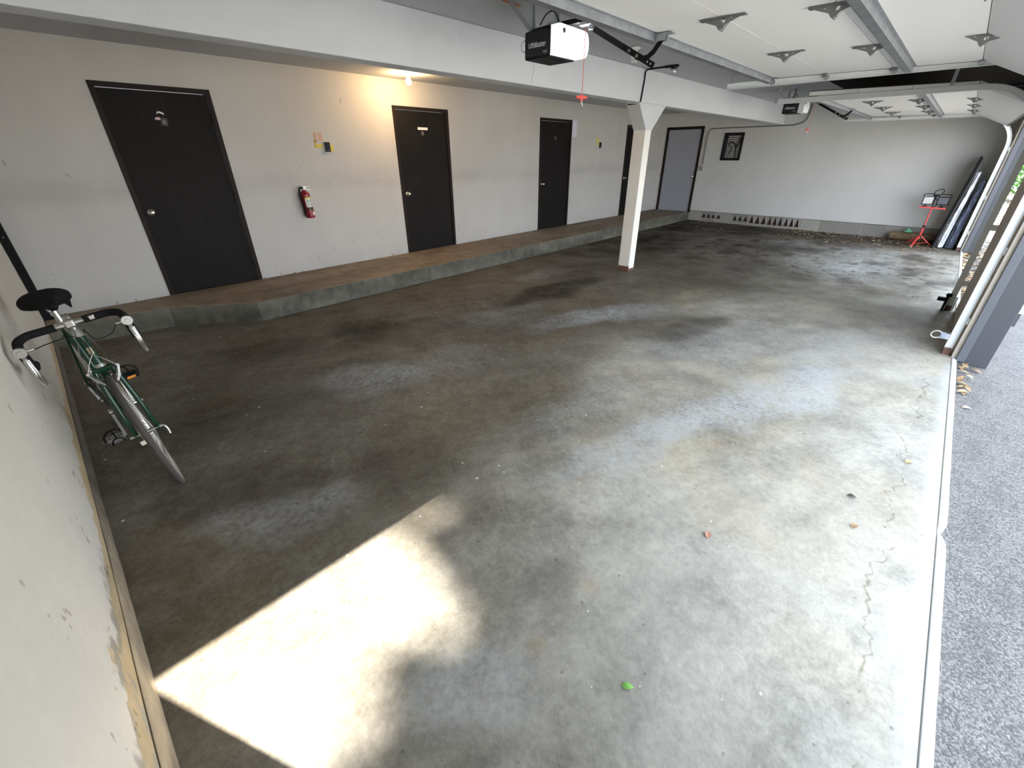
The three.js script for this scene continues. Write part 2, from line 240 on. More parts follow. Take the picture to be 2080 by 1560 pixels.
// ---------------------------------------------------------------- walls, ceiling, beam, pillar
const DOORS = [[1.072, 2.086], [4.384, 5.41], [7.702, 8.744], [11.012, 12.03]];
{ // rear wall with its door openings
  const s = [[-0.15, 0], [-0.15, CEIL], [L, CEIL], [L, 0]]; const pts = [...s];
  for (const [a, b] of [...DOORS].reverse()) pts.push([b, 0], [b, KERB + 2.08], [a, KERB + 2.08], [a, 0]);
  const g = wuv(poly(pts, 0.16).translate(0, 0, -0.16));
  const marks = []; for (let i = 0; i < 90; i++) { const low = rnd() < 0.6; marks.push([rr(0.2, 12.5), low ? rr(0.2, 0.8) : rr(0.3, 2.4), rr(0.003, 0.012), rr(0.006, 0.05), rr(-0.8, 0.8), rr(0.15, 0.55)]); }
  for (const q of [[3.95, 0.62], [3.85, 0.6], [4.05, 0.58], [3.93, 0.5], [3.7, 0.72]]) marks.push([q[0], q[1], 0.006, 0.09, rr(-1, 1), 0.22]);
  for (let i = 0; i < 40; i++) marks.push([rr(0.1, 12.9), 0.2 + 0.05 * rnd() * rnd(), rr(0.006, 0.02), rr(0.006, 0.02), 0, 0.8]);
  const grid = new Map(); marks.forEach((m) => { for (let i = Math.floor(m[0] * 4) - 1; i <= Math.floor(m[0] * 4) + 1; i++) { if (!grid.has(i)) grid.set(i, []); grid.get(i).push(m); } });
  const T = tex(2048, 512, (u, v, o) => {
    const x = u * 13, y = v * 2.6; let k = 0.95 + 0.13 * (fbm(x * 0.8, y * 1.2, 4) - 0.5) + 0.08 * (fbm(x * 6, y * 1.5 + 3, 3) - 0.5);
    k -= 0.16 * sst(1.55, 1.35, y) * sst(1.15, 1.32, y) * fbm(x * 1.2, y * 6, 3); // rubbed band at bumper height
    k -= 0.13 * sst(0.5, 0.2, y) * fbm(x * 5, y * 4, 3);
    let r = 0.495 * k, g2 = 0.483 * k, b = 0.462 * k;
    for (const m of grid.get(Math.floor(x * 4)) ?? []) { const c = Math.cos(m[4]), s2 = Math.sin(m[4]), dx = x - m[0], dy = y - m[1], p = (dx * c + dy * s2) / m[2], q = (-dx * s2 + dy * c) / m[3], d = p * p + q * q; if (d < 1) { const f = 1 - m[5] * (1 - d); r *= f; g2 *= f; b *= f; } }
    o[0] = r; o[1] = g2; o[2] = b;
  });
  struct('wall_back', g, mat(1, 1, 1, 0.6, { map: rep(T, 13, 2.6), bumpMap: orangePeel, bumpScale: 0.0012 }));
}
{ // left wall: white paint peeled from the tan render above its foot
  const g = wuv(box(-0.16, 0, 0, CEIL, -0.15, OUT));
  const T = tex(2048, 1024, (u, v, o) => {
    const z = u * 7, y = v * 2.6; let k = 0.95 + 0.12 * (fbm(z * 1.1, y * 1.1, 4) - 0.5) + 0.06 * (fbm(z * 30, y * 30, 2) - 0.5);
    let r = 0.61 * k, g2 = 0.582 * k, b = 0.525 * k;
    const edge = 0.175 + 0.02 * sst(3.5, 2.5, z) + 0.10 * sst(4.2, 4.9, z) + 0.13 * (fbm(z * 4.5, 3.3, 5) - 0.5) + 0.05 * (fbm(z * 22, y * 22, 3) - 0.5);
    const chip = fbm(z * 7 + 3, y * 5, 4) + 0.5 * sst(0.52, 0.25, y) * sst(3.2, 4.9, z) * fbm(z * 14, y * 9, 3);
    const under = Math.max(sst(edge + 0.006, edge - 0.006, y), sst(0.93, 0.96, chip) * sst(0.6, 0.4, y));
    const tn = 0.85 + 0.5 * (fbm(z * 8, y * 12, 4) - 0.5); r += (0.54 * tn - r) * under; g2 += (0.42 * tn - g2) * under; b += (0.255 * tn - b) * under;
    const hal = sst(4.0, 4.6, z) * sst(0.05, 0.015, Math.abs(y - edge) + 0.05 * (fbm(z * 18, y * 18 + 4, 4) - 0.5)) * sst(0.42, 0.60, fbm(z * 16 + 8, y * 10, 4)); r += (0.27 - r) * hal * 0.85; g2 += (0.25 - g2) * hal * 0.85; b += (0.21 - b) * hal * 0.85;
    const raw = under * sst(0.56, 0.64, fbm(z * 9 + 31, y * 14, 4)) * sst(3.9, 4.6, z); r += (0.30 - r) * raw * 0.8; g2 += (0.28 - g2) * raw * 0.8; b += (0.24 - b) * raw * 0.8;
    const sc = sst(0.775, 0.80, fbm(z * 17 + 60, y * 13 + 9, 4)) * sst(1.5, 0.6, y) * 0.6; r *= 1 - sc * 0.7; g2 *= 1 - sc * 0.75; b *= 1 - sc * 0.8;
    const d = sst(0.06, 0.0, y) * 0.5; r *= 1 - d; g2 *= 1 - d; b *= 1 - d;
    o[0] = r; o[1] = g2; o[2] = b;
  });
  const w = struct('wall_left'); w.userData.kind = 'structure';
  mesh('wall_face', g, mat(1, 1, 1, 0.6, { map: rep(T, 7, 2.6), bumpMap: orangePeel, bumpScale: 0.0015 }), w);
  // footing that stands a little proud of the render
  const rings = []; for (let i = 0; i <= 60; i++) { const z = i / 60 * 6.76, q = 0.008 + 0.008 * fbm(z * 3, 2, 3), h = 0.085 + 0.035 * sst(4, 5, z) + 0.012 * (fbm(z * 6, 7, 3) - 0.5); rings.push([V(-0.01, 0.0, z), V(q + 0.004, 0.0, z), V(q, h * 0.5, z), V(q - 0.004, h - 0.004, z), V(-0.004, h + 0.012, z)].reverse()); }
  const FT = tex(1024, 64, (u, v, o) => { const z = u * 7, y = v * 0.3, n = fbm(z * 6, y * 16, 4), w2 = sst(3.2, 4.6, z), k = 0.7 + 0.7 * (n - 0.5); o[0] = (0.16 + 0.36 * w2) * k; o[1] = (0.135 + 0.28 * w2) * k; o[2] = (0.105 + 0.18 * w2) * k; });
  const fg = loft(rings), fu = fg.attributes.uv, fp = fg.attributes.position; for (let i = 0; i < fp.count; i++) fu.setXY(i, fp.getZ(i), fp.getY(i) + fp.getX(i));
  mesh('wall_footing', fg, mat(1, 1, 1, 0.85, { map: rep(FT, 7, 0.3), bumpMap: rep(grit, 0.2), bumpScale: 0.002 }), w);
}
const wallRight = struct('wall_right'); wallRight.userData.kind = 'structure';
{
  // door notch z .081-1.101, window hole
  const s = new THREE.Shape([[-0.15, 0.2], [-0.15, CEIL], [OUT, CEIL], [OUT, 0.262], [1.101, 0.262], [1.101, KERB + 2.08], [0.081, KERB + 2.08], [0.081, 0.2]].map((p) => new THREE.Vector2(p[0], p[1])));
  const h = new THREE.Path([[1.647, 1.495], [2.118, 1.495], [2.118, 2.106], [1.647, 2.106]].map((p) => new THREE.Vector2(p[0], p[1]))); s.holes.push(h);
  const g = new THREE.ExtrudeGeometry(s, { depth: 0.16, bevelEnabled: false }).rotateY(-Math.PI / 2).translate(L + 0.16, 0, 0);
  mesh('wall_face', wuv(g), M.paint, wallRight);
  mesh('wall_backing', wuv(box(L + 0.16, L + 0.3, -0.2, CEIL, -0.15, 1.6)), M.taupe, wallRight);
  mesh('wall_backing', wuv(box(L + 0.17, L + 0.3, -0.2, 0.4, 1.6, OUT)), M.taupe, wallRight);
  // course of bare concrete blocks below the paint, some with tooth-shaped holes broken or cast in
  const bt = (k) => mat(0.27 * k, 0.262 * k, 0.24 * k, 0.9, { bumpMap: rep(grit, 0.2), bumpScale: 0.003 }), bm = [bt(0.9), bt(1.05), bt(1.2)], hollow = mat(0.06, 0.032, 0.022, 0.9);
  const zs = [1.066, 1.43, 1.83, 2.25, 2.66, 3.1, 3.47, 3.84, 4.24, 4.635, 5.05, 5.46, 5.86, 6.27, 6.75];
  for (let i = 0; i + 1 < zs.length; i++) {
    const a = zs[i] + 0.006, b = zs[i + 1] - 0.006, w = b - a, sh = new THREE.Shape([[a, 0.01], [b, 0.01], [b, 0.252], [a, 0.252]].map((p) => new THREE.Vector2(p[0], p[1])));
    if (i >= 1 && i <= 6) {
      const n = 3; for (let k = 0; k < n; k++) {
        if (i === 2 && k > 0) continue;
        const c = a + w * (k + 0.5) / n, hw = w / n * 0.43, lo = i < 3 ? 0.10 : i === 3 ? 0.085 : 0.055, hi = i < 3 ? 0.195 : i === 3 ? 0.205 : 0.232, up = true;
        const p = up ? [[c - hw, lo], [c + hw, lo], [c + hw * 0.15, hi], [c - hw * 0.15, hi]] : [[c - hw, hi], [c, lo], [c + hw, hi]];
        sh.holes.push(new THREE.Path(p.reverse().map((q) => new THREE.Vector2(q[0], q[1]))));
      }
      mesh('block_hollow', box(L + 0.055, L + 0.06, 0.02, 0.25, a + 0.005, b - 0.005), hollow, wallRight);
    }
    const bg = new THREE.ExtrudeGeometry(sh, { depth: 0.04, bevelEnabled: true, bevelSize: 0.003, bevelThickness: 0.003, bevelSegments: 1, bevelOffset: -0.003 }).rotateY(-Math.PI / 2).translate(L + 0.052, 0, 0);
    if (i) mesh('mortar_joint', wuv(box(L + 0.016, L + 0.05, 0.0, 0.256, zs[i] - 0.0055, zs[i] + 0.0055)), M.mortar, wallRight);
    mesh('block', wuv(bg), bm[Math.floor(rnd() * 3)], wallRight);
  }
  mesh('mortar', wuv(box(L + 0.06, L + 0.17, 0, 0.262, 1.05, OUT)), mat(0.33, 0.32, 0.29, 0.95), wallRight);
  // crumbled mortar ridge along the foot of the toothed blocks
  const rings = []; for (let i = 0; i <= 50; i++) { const z = 1.3 + i / 50 * 5.4, q = 0.03 + 0.05 * fbm(z * 5, 1, 4), h = 0.012 + 0.035 * fbm(z * 6, 4, 4) * sst(4.6, 3.2, z); rings.push([V(L + 0.06, 0, z), V(L - q, 0, z), V(L - q * 0.6, h * 0.7, z), V(L + 0.01, h, z), V(L + 0.06, h, z)].reverse()); }
  mesh('mortar_ridge', wuv(loft(rings)), mat(0.36, 0.34, 0.31, 0.95, { bumpMap: rep(grit, 0.15), bumpScale: 0.004 }), wallRight);
}
struct('ceiling', wuv(box(-0.16, L + 0.16, CEIL, CEIL + 0.2, -0.16, OUT)), M.ceiling);
struct('ceiling_001', wuv(box(5.8, L, CEIL - 0.014, CEIL, 4.4, FRONT)), mat(0.02, 0.017, 0.015, 0.9, { specularIntensity: 0.2 }));  // dark sheet added to paint the shade above the far raised door
struct('beam', wuv(box(0, L, BEAM_Y, CEIL, 2.753, BEAM_Z, 0.008)), M.beam);
{
  const p = struct('pillar'); p.userData.kind = 'structure';
  const creamy = mat(1.12, 1.09, 1.04, 0.55, { map: rep(paintTone, 0.9), bumpMap: orangePeel, bumpScale: 0.002 });
  mesh('shaft', wuv(box(6.49, 6.66, 0.035, 1.94, 2.742, BEAM_Z, 0.006)), creamy, p);
  mesh('capital', wuv(poly([[6.49, 1.935], [6.66, 1.935], [6.985, BEAM_Y], [6.222, BEAM_Y]], 0.185, 0.004).translate(0, 0, 2.742)), M.beam, p);
  mesh('foot', [box(6.48, 6.67, 0, 0.03, 2.735, 2.935, 0.005), box(6.485, 6.50, 0, 0.075, 2.74, 2.93, 0.004)], M.rust, p);
}
{ // front wall: returns, pier and header
  const f = (name, g, m) => struct(name, wuv(g), m);
  f('wall_front', box(-0.16, J1 - 0.02, -0.1, CEIL, FRONT, OUT - 0.02), M.taupe);
  f('wall_front_001', box(P0 + 0.02, P1 - 0.02, -0.1, CEIL, FRONT, OUT - 0.02), M.taupe);
  f('wall_front_002', box(J2 + 0.02, L + 0.16, -0.1, CEIL, FRONT, OUT - 0.02), M.taupe);
  f('wall_front_003', box(J1 - 0.02, P0 + 0.02, HEAD + 0.02, CEIL, FRONT, OUT - 0.02), M.taupe);
  f('wall_front_004', box(P1 - 0.02, J2 + 0.02, HEAD + 0.02, CEIL, FRONT, OUT - 0.02), M.taupe);
  // slate-blue clad jambs with a lighter stop moulding
  const jamb = (n, x, s) => { // s: direction from the pier into the opening
    const g = struct('trim_' + n); g.userData.kind = 'structure';
    mesh('jamb_board', x < x + 0.022 * s ? box(x - 0.02, x, -0.03, HEAD, 6.79, OUT, 0.003) : box(x, x + 0.02, -0.03, HEAD, 6.79, OUT, 0.003), M.slate, g);
    mesh('stop_strip', s > 0 ? box(x - 0.018, x + 0.012, -0.012, HEAD, 6.775, 6.832, 0.003) : box(x - 0.012, x + 0.018, -0.012, HEAD, 6.775, 6.832, 0.003), M.slateLight, g);
  };
  jamb(2, J1, 1); jamb(3, P0, -1); jamb(4, P1, 1); jamb(5, J2, -1);
  struct('trim_6', box(J1, P0, HEAD, HEAD + 0.02, 6.775, OUT), M.slate); struct('trim_7', box(P1, J2, HEAD, HEAD + 0.02, 6.775, OUT), M.slate);
  // outside face of the pier and returns
  struct('trim_8', box(P0 + 0.01, P1 - 0.01, -0.03, CEIL, OUT - 0.02, OUT, 0.003), M.slate);
  struct('trim_9', box(J2 + 0.01, L + 0.16, -0.03, CEIL, OUT - 0.02, OUT, 0.003), M.slate);
  struct('trim_10', box(-0.16, J1 - 0.01, -0.03, CEIL, OUT - 0.02, OUT, 0.003), M.slate);
}

{ // pale lap siding on the outside of the pier, starting above a dark base board
  const g = struct('trim_11'); g.userData.kind = 'structure'; const pale = mat(0.42, 0.45, 0.47, 0.6);
  mesh('base_board', box(P0 + 0.02, P1 - 0.02, 0.36, 0.47, OUT, OUT + 0.022, 0.003), M.slate, g);
  for (let i = 0; i < 12; i++) { const y = 0.47 + i * 0.175; mesh('siding_board', poly([[0, 0], [0.036, 0], [0.014, 0.18], [0, 0.18]], P1 - P0 - 0.04).rotateY(-Math.PI / 2).translate(P1 - 0.02, y, OUT), pale, g); }
}
// ---------------------------------------------------------------- storeroom doors
function plate(letter) { return new THREE.MeshStandardMaterial({ roughness: 0.5, map: print(64, 64, (c) => { c.fillStyle = '#191817'; c.fillRect(0, 0, 64, 64); c.strokeStyle = '#35312e'; c.lineWidth = 3; c.strokeRect(2, 2, 60, 60); c.fillStyle = '#8f887d'; c.font = 'bold 52px sans-serif'; c.textAlign = 'center'; c.textBaseline = 'middle'; c.fillText(letter, 32, 34); }) }); }
const knobProfile = [[0, 0], [0.033, 0], [0.034, 0.006], [0.014, 0.010], [0.012, 0.030], [0.022, 0.038], [0.028, 0.050], [0.025, 0.062], [0.014, 0.068], [0, 0.069]].map((p) => new THREE.Vector2(p[0], p[1]));
const knobGeo = new THREE.LatheGeometry(knobProfile, 20).rotateX(Math.PI / 2);
function makeDoor(n, x0, x1, leafM, knobLeft = true, fw = 0.045) { // built facing +z at z = 0, bottom at the walkway
  const d = struct('door_' + n); d.userData.kind = 'structure'; const y0 = KERB + 0.003, y1 = KERB + 2.08;
  mesh('door_frame', [box(x0, x0 + fw, y0, y1 - fw, -0.12, 0.012, 0.003), box(x1 - fw, x1, y0, y1 - fw, -0.12, 0.012, 0.003), box(x0, x1, y1 - fw, y1, -0.12, 0.012, 0.003)], M.darkTrim, d);
  mesh('door_leaf', wuv(box(x0 + fw + 0.003, x1 - fw - 0.003, y0 + 0.012, y1 - fw - 0.004, -0.055, -0.012, 0.002)), leafM, d);
  mesh('threshold', box(x0 + fw, x1 - fw, y0, y0 + 0.012, -0.12, 0.0), M.darkTrim, d);
  const kx = knobLeft ? x0 + 0.115 : x1 - 0.115, k = mesh('door_knob', knobGeo.clone(), M.chrome, d); k.position.set(kx, 1.105, -0.012);
  const hx = knobLeft ? x1 - fw - 0.003 : x0 + fw + 0.003;
  for (const y of [0.42, 1.22, 2.02]) mesh('hinge', rod(V(hx, y - 0.045, -0.004), V(hx, y + 0.045, -0.004), 0.007), M.darkTrim, d);
  return d;
}
const letters = ['A', 'B', 'C', 'D'];
DOORS.forEach(([a, b], i) => {
  const d = makeDoor(i + 1, a, b, M.darkWood);
  const lx = a + 0.512, p = mesh('letter_plate', new THREE.BoxGeometry(0.058, 0.07, 0.004), plate(letters[i]), d); p.position.set(lx, i === 0 ? 1.963 : 1.945, -0.010); p.rotation.z = i === 0 ? -0.1 : 0;
  if (i === 0) { // two torn halves of an old sticker
    mesh('sticker_remnant', poly([[1.530, 2.022], [1.536, 2.048], [1.562, 2.052], [1.590, 2.040], [1.596, 2.020], [1.575, 2.030], [1.545, 2.040]], 0.001).translate(0.01, 0.004, -0.0115), M.white, d);
    mesh('sticker_remnant', poly([[1.495, 1.985], [1.51, 2.003], [1.535, 2.006], [1.56, 1.996], [1.572, 1.980], [1.53, 1.980]], 0.001).translate(0.012, -0.002, -0.0115), mat(0.66, 0.48, 0.46, 0.6), d);
  }
  if (i === 1) mesh('name_strip', cbox(a + 0.52, 2.005, -0.0105, 0.185, 0.034, 0.003), M.white, d);
});
{
  const d = makeDoor(5, 0.081, 1.101, M.greyDoor, false, 0.062); // turned into the right wall
  d.rotation.y = -Math.PI / 2; d.position.set(L, 0, 0);
}

// ---------------------------------------------------------------- window in the right wall
{
  const w = struct('window_1'); w.userData.kind = 'structure';
  const z0 = 1.647, z1 = 2.118, y0 = 1.495, y1 = 2.106, f = 0.055, X = L;
  mesh('window_frame', [box(X - 0.02, X + 0.16, y0, y0 + f, z0, z1, 0.003), box(X - 0.02, X + 0.16, y1 - f, y1, z0, z1, 0.003), box(X - 0.02, X + 0.16, y0 + f, y1 - f, z0, z0 + f, 0.003), box(X - 0.02, X + 0.16, y0 + f, y1 - f, z1 - f, z1, 0.003)], M.black, w);
  mesh('pane', box(X + 0.055, X + 0.06, y0 + f, y1 - f, z0 + f, z1 - f), new THREE.MeshPhysicalMaterial({ color: 0xffffff, roughness: 0.05, transmission: 1, thickness: 0, ior: 1.5 }), w);
  const bm = mat(0.46, 0.46, 0.48, 0.6); const n = 11;
  for (let i = 0; i < n; i++) { const y = y0 + f + (i + 0.5) / n * (y1 - y0 - 2 * f); const s = mesh('blind_slat', box(-0.003, 0.003, -0.019, 0.019, z0 + f + 0.006, z1 - f - 0.006, 0.001).rotateZ(0.35), bm, w); s.position.set(X + 0.105, y, 0); }
  mesh('blind_backing', box(X + 0.145, X + 0.15, y0, y1, z0, z1), M.blackMatt, w);
  // bent iron scrolls behind the opening: a forked stem with curling tips
  const P = (a, b) => V(X + 0.035, y0 + b * (y1 - y0), z0 + a * (z1 - z0)), T = (pts, r) => tube(pts.map((q) => P(...q)), r, 6, 24);
  mesh('iron_scroll', [T([[0.70, 0.10], [0.68, 0.28], [0.66, 0.42], [0.60, 0.55], [0.5, 0.64], [0.36, 0.66], [0.27, 0.6], [0.32, 0.54]], 0.010), T([[0.66, 0.42], [0.72, 0.55], [0.80, 0.66], [0.82, 0.78], [0.76, 0.85]], 0.010), T([[0.45, 0.52], [0.42, 0.36], [0.36, 0.2]], 0.008), T([[0.68, 0.48], [0.66, 0.6], [0.72, 0.7], [0.7, 0.8]], 0.006)], M.black, w);
}

// ---------------------------------------------------------------- conduit, switch and small wall fittings
{
  const t = thing('electrical_conduit', 'thin grey metal conduit bent along the far white wall above the window', 'conduit', [L - 0.02, 0, 0]);
  mesh('pipe', tube([V(0, 1.40, 1.225), V(0, 1.7, 1.222), V(0, 2.05, 1.222), V(0, 2.16, 1.235), V(0, 2.205, 1.285), V(0, 2.212, 1.40), V(0, 2.213, 2.2), V(0, 2.214, 3.05), V(0, 2.218, 3.15), V(0, 2.26, 3.32), V(0, 2.33, 3.38), V(0, 2.45, 3.40), V(0, 2.6, 3.41)], 0.0115, 10, 120, false, 0.15), mat(0.2, 0.195, 0.185, 0.5, { metalness: 0.4 }), t);
  for (const [y, z] of [[1.75, 1.222], [2.213, 1.9], [2.214, 2.6], [2.5, 3.405]]) mesh('strap', cbox(0.004, y, z, 0.02, 0.03, 0.03, 0.004), M.galvPlain, t);
  const s = thing('light_switch', 'small grey metal switch box at the lower end of the conduit', 'switch', [L, 1.31, 1.225]);
  mesh('box', cbox(-0.022, 0, 0, 0.044, 0.115, 0.07, 0.004), M.galvPlain, s); mesh('cover_plate', cbox(-0.046, 0, 0, 0.004, 0.11, 0.066, 0.002), mat(0.35, 0.34, 0.32, 0.5), s); mesh('toggle', cbox(-0.055, 0.004, 0, 0.016, 0.02, 0.009, 0.002), M.blackMatt, s);
}
function readerBox(x, y, label, first) {
  const r = thing('wall_sensor', label, 'sensor', [x, y, 0], 0);
  mesh('back_plate', cbox(-0.002, -0.005, 0.006, 0.088, 0.135, 0.012, 0.004), mat(0.55, 0.55, 0.53, 0.5), r);
  mesh('cover', cbox(0.002, 0.002, 0.021, 0.074, 0.115, 0.02, 0.006), M.black, r);
  mesh('display_window', cbox(0.004, 0.012, 0.0315, 0.04, 0.05, 0.001), mat(0.02, 0.022, 0.05, 0.15), r);
  mesh('print_line', cbox(0.006, -0.036, 0.0315, 0.030, 0.005, 0.001), mat(0.3, 0.3, 0.3, 0.5), r);
  return r;
}
readerBox(3.303, 1.742, 'black reader box on the wall between the extinguisher and the door lettered B');
readerBox(9.85, 1.83, 'small black reader box on the rear wall just left of the white pillar');
const tape = mat(0.62, 0.52, 0.07, 0.55), tapeOld = mat(0.48, 0.41, 0.19, 0.7), wrin = (x0, x1, y0, y1, n, amp, seedk) => { // torn strip with a ragged outline
  const a = [], b = []; for (let i = 0; i <= n; i++) { const x = x0 + (x1 - x0) * i / n; a.push([x, y0 + amp * (hsh(i, seedk) - 0.5)]); b.push([x + 0.004 * (hsh(i, seedk + 5) - 0.5), y1 + amp * (hsh(i, seedk + 9) - 0.5)]); } return poly([...a, ...b.reverse()], 0.0012);
};
{
  const t = thing('masking_tape', 'torn yellow tape stuck behind the reader box beside the extinguisher', 'tape', [3.303, 1.742, 0.0]);
  mesh('tape_strip', wrin(-0.155, -0.035, -0.006, 0.034, 7, 0.012, 3), tape, t); mesh('tape_strip', wrin(-0.165, -0.13, -0.01, 0.085, 3, 0.012, 8), tapeOld, t); mesh('tape_strip', wrin(0.036, 0.09, -0.045, 0.03, 4, 0.014, 21), tape, t);
  const p = thing('paper_scrap', 'faded orange scrap of notice above the yellow tape', 'scrap', [3.303, 1.742, 0.0]);
  mesh('scrap_piece', wrin(-0.155, -0.115, 0.06, 0.165, 3, 0.012, 12), mat(0.50, 0.33, 0.24, 0.8), p); mesh('scrap_piece', wrin(-0.10, -0.035, 0.075, 0.165, 4, 0.02, 15), mat(0.52, 0.35, 0.25, 0.8), p);
  const q = mesh('masking_tape', wrin(9.72, 9.80, 1.83, 1.985, 4, 0.012, 31), tape); tag(q, 'yellow tape strip above the small reader box nearest the pillar', 'tape');
}
tag(mesh('notice_sheet', wrin(8.775, 8.925, 1.975, 2.272, 4, 0.003, 44), mat(0.62, 0.62, 0.72, 0.7)), 'blank white paper sheet on the wall beside the door lettered C', 'paper');
{ // fire extinguisher hung on the rear wall
  const e = thing('fire_extinguisher', 'small red fire extinguisher with black hose hung on the rear wall', 'extinguisher', [2.868, 0.905, 0.075]);
  e.rotation.z = 0.06;
  const pr = [[0, 0], [0.048, 0], [0.053, 0.006], [0.054, 0.02], [0.054, 0.285], [0.050, 0.305], [0.036, 0.322], [0.018, 0.330], [0.018, 0.345], [0, 0.345]].map((p) => new THREE.Vector2(p[0], p[1]));
  mesh('cylinder', new THREE.LatheGeometry(pr, 32), M.redDark, e);
  const lt = print(256, 256, (c) => { c.fillStyle = '#d9d6cc'; c.fillRect(0, 0, 256, 256); c.fillStyle = '#c9c26a'; c.fillRect(0, 0, 256, 40); c.fillStyle = '#30302e'; c.fillRect(0, 228, 256, 28); c.fillStyle = '#8d99a6'; for (const [x, y, w, h] of [[40, 60, 80, 50], [150, 56, 70, 60], [40, 130, 90, 14], [40, 154, 90, 10], [150, 140, 60, 60], [40, 176, 70, 10], [40, 200, 60, 10]]) c.fillRect(x, y, w, h); });
  const arcs = new THREE.CylinderGeometry(0.0547, 0.0547, 0.135, 24, 1, true, -0.75, 1.9).translate(0, 0.19, 0); mesh('label', arcs, new THREE.MeshStandardMaterial({ map: lt, roughness: 0.4, side: THREE.DoubleSide }), e);
  mesh('round_sticker', new THREE.CylinderGeometry(0.0548, 0.0548, 0.036, 12, 1, true, 0.35, 0.65).translate(0, 0.055, 0), mat(0.8, 0.8, 0.78, 0.4, { side: THREE.DoubleSide }), e);
  mesh('strap', new THREE.CylinderGeometry(0.0555, 0.0555, 0.016, 28, 1, true).translate(0, 0.112, 0), mat(0.012, 0.012, 0.013, 0.5, { side: THREE.DoubleSide }), e);
  mesh('valve', [rod(V(0, 0.335, 0), V(0, 0.372, 0), 0.016), cbox(0, 0.372, 0, 0.03, 0.024, 0.024, 0.004)], M.alloy, e);
  mesh('gauge', new THREE.CylinderGeometry(0.016, 0.016, 0.012, 18).rotateX(Math.PI / 2).translate(0.004, 0.372, 0.018), M.white, e);
  mesh('handle', [bar(V(-0.02, 0.392, 0), V(0.075, 0.372, 0), 0.016, 0.004), bar(V(0.0, 0.362, 0), V(0.085, 0.335, 0), 0.016, 0.004)], M.alloy, e);
  mesh('hose', tube([V(-0.015, 0.372, 0), V(-0.05, 0.368, 0.004), V(-0.068, 0.335, 0.006), V(-0.066, 0.26, 0.008), V(-0.060, 0.16, 0.008), V(-0.06, 0.06, 0.008)], 0.010, 8, 40), M.blackMatt, e);
  mesh('nozzle', rod(V(-0.06, 0.065, 0.008), V(-0.057, 0.025, 0.008), 0.012, 0.014), M.black, e);
  mesh('bracket', [cbox(0, 0.2, -0.064, 0.035, 0.26, 0.006), cbox(0, 0.325, -0.05, 0.03, 0.008, 0.04)], M.galvPlain, e);
}
// ---------------------------------------------------------------- lamps
{ // bare bulb on the walkway ceiling
  const t = thing('bare_bulb', 'lit bare light bulb on the ceiling above the door lettered B', 'light bulb', [4.345, CEIL, 0.53]);
  mesh('lamp_holder', new THREE.LatheGeometry([[0, 0], [0.055, 0], [0.052, -0.012], [0.03, -0.022], [0.02, -0.03], [0, -0.03]].map((p) => new THREE.Vector2(p[0], p[1])), 24), M.white, t);
  mesh('bulb', new THREE.LatheGeometry([[0.0, -0.135], [0.02, -0.131], [0.034, -0.118], [0.040, -0.100], [0.037, -0.08], [0.026, -0.06], [0.015, -0.045], [0.014, -0.028]].map((p) => new THREE.Vector2(p[0], p[1])), 24), mat(1, 0.85, 0.6, 0.4, { emissive: new THREE.Color(1, 0.72, 0.38), emissiveIntensity: 2.5 }), t);
  const l = new THREE.PointLight(new THREE.Color(1, 0.64, 0.31), 0.36, 0, 2); l.position.set(4.345, CEIL - 0.1, 0.53); l.castShadow = true; l.shadow.radius = 2; scene.add(l);
}
{ // unlit spiral lamp and small black fitting with a clear globe on the bay ceiling
  const t = thing('spiral_lamp', 'white spiral lamp bulb on the ceiling behind the black door arm', 'light bulb', [5.09, CEIL, 3.45]);
  mesh('lamp_holder', new THREE.LatheGeometry([[0, 0], [0.06, 0], [0.056, -0.014], [0.025, -0.026], [0, -0.026]].map((p) => new THREE.Vector2(p[0], p[1])), 24), M.white, t);
  mesh('lamp_base', rod(V(0, -0.026, 0), V(0, -0.065, 0), 0.02, 0.026), M.white, t);
  const pts = []; for (let i = 0; i <= 70; i++) { const a = i / 70 * Math.PI * 7; pts.push(V(0.026 * Math.cos(a), -0.068 - 0.062 * i / 70, 0.026 * Math.sin(a))); } mesh('spiral_tube', tube(pts, 0.006, 8, 160), M.white, t);
  const s = thing('ceiling_fitting', 'small black ceiling fitting with a shiny round globe near the pillar', 'light fitting', [6.31, CEIL, 3.27]);
  mesh('mounting_plate', cbox(0, -0.012, 0.0, 0.05, 0.024, 0.17, 0.006), M.black, s); mesh('collar', rod(V(0, -0.02, 0.03), V(0, -0.045, 0.03), 0.04, 0.034, 18), M.black, s); mesh('globe', ball(0, -0.062, 0.03, 0.034, 20, 14), mat(0.75, 0.76, 0.76, 0.12, { metalness: 0.6 }), s);
  const c = mesh('black_cable', tube([V(6.30, CEIL - 0.012, 3.2), V(6.29, CEIL - 0.012, 3.06), V(6.285, CEIL - 0.016, 2.96), V(6.283, CEIL - 0.04, BEAM_Z + 0.012), V(6.285, CEIL - 0.12, BEAM_Z + 0.010), V(6.265, 2.38, BEAM_Z + 0.012), V(6.25, BEAM_Y + 0.02, BEAM_Z + 0.010), V(6.245, BEAM_Y - 0.01, BEAM_Z - 0.02), V(6.235, BEAM_Y - 0.012, 2.76)], 0.009, 8, 90, false, 0.2), M.blackMatt);
  tag(c, 'black cable running from the ceiling fitting down the white beam', 'cable');
}

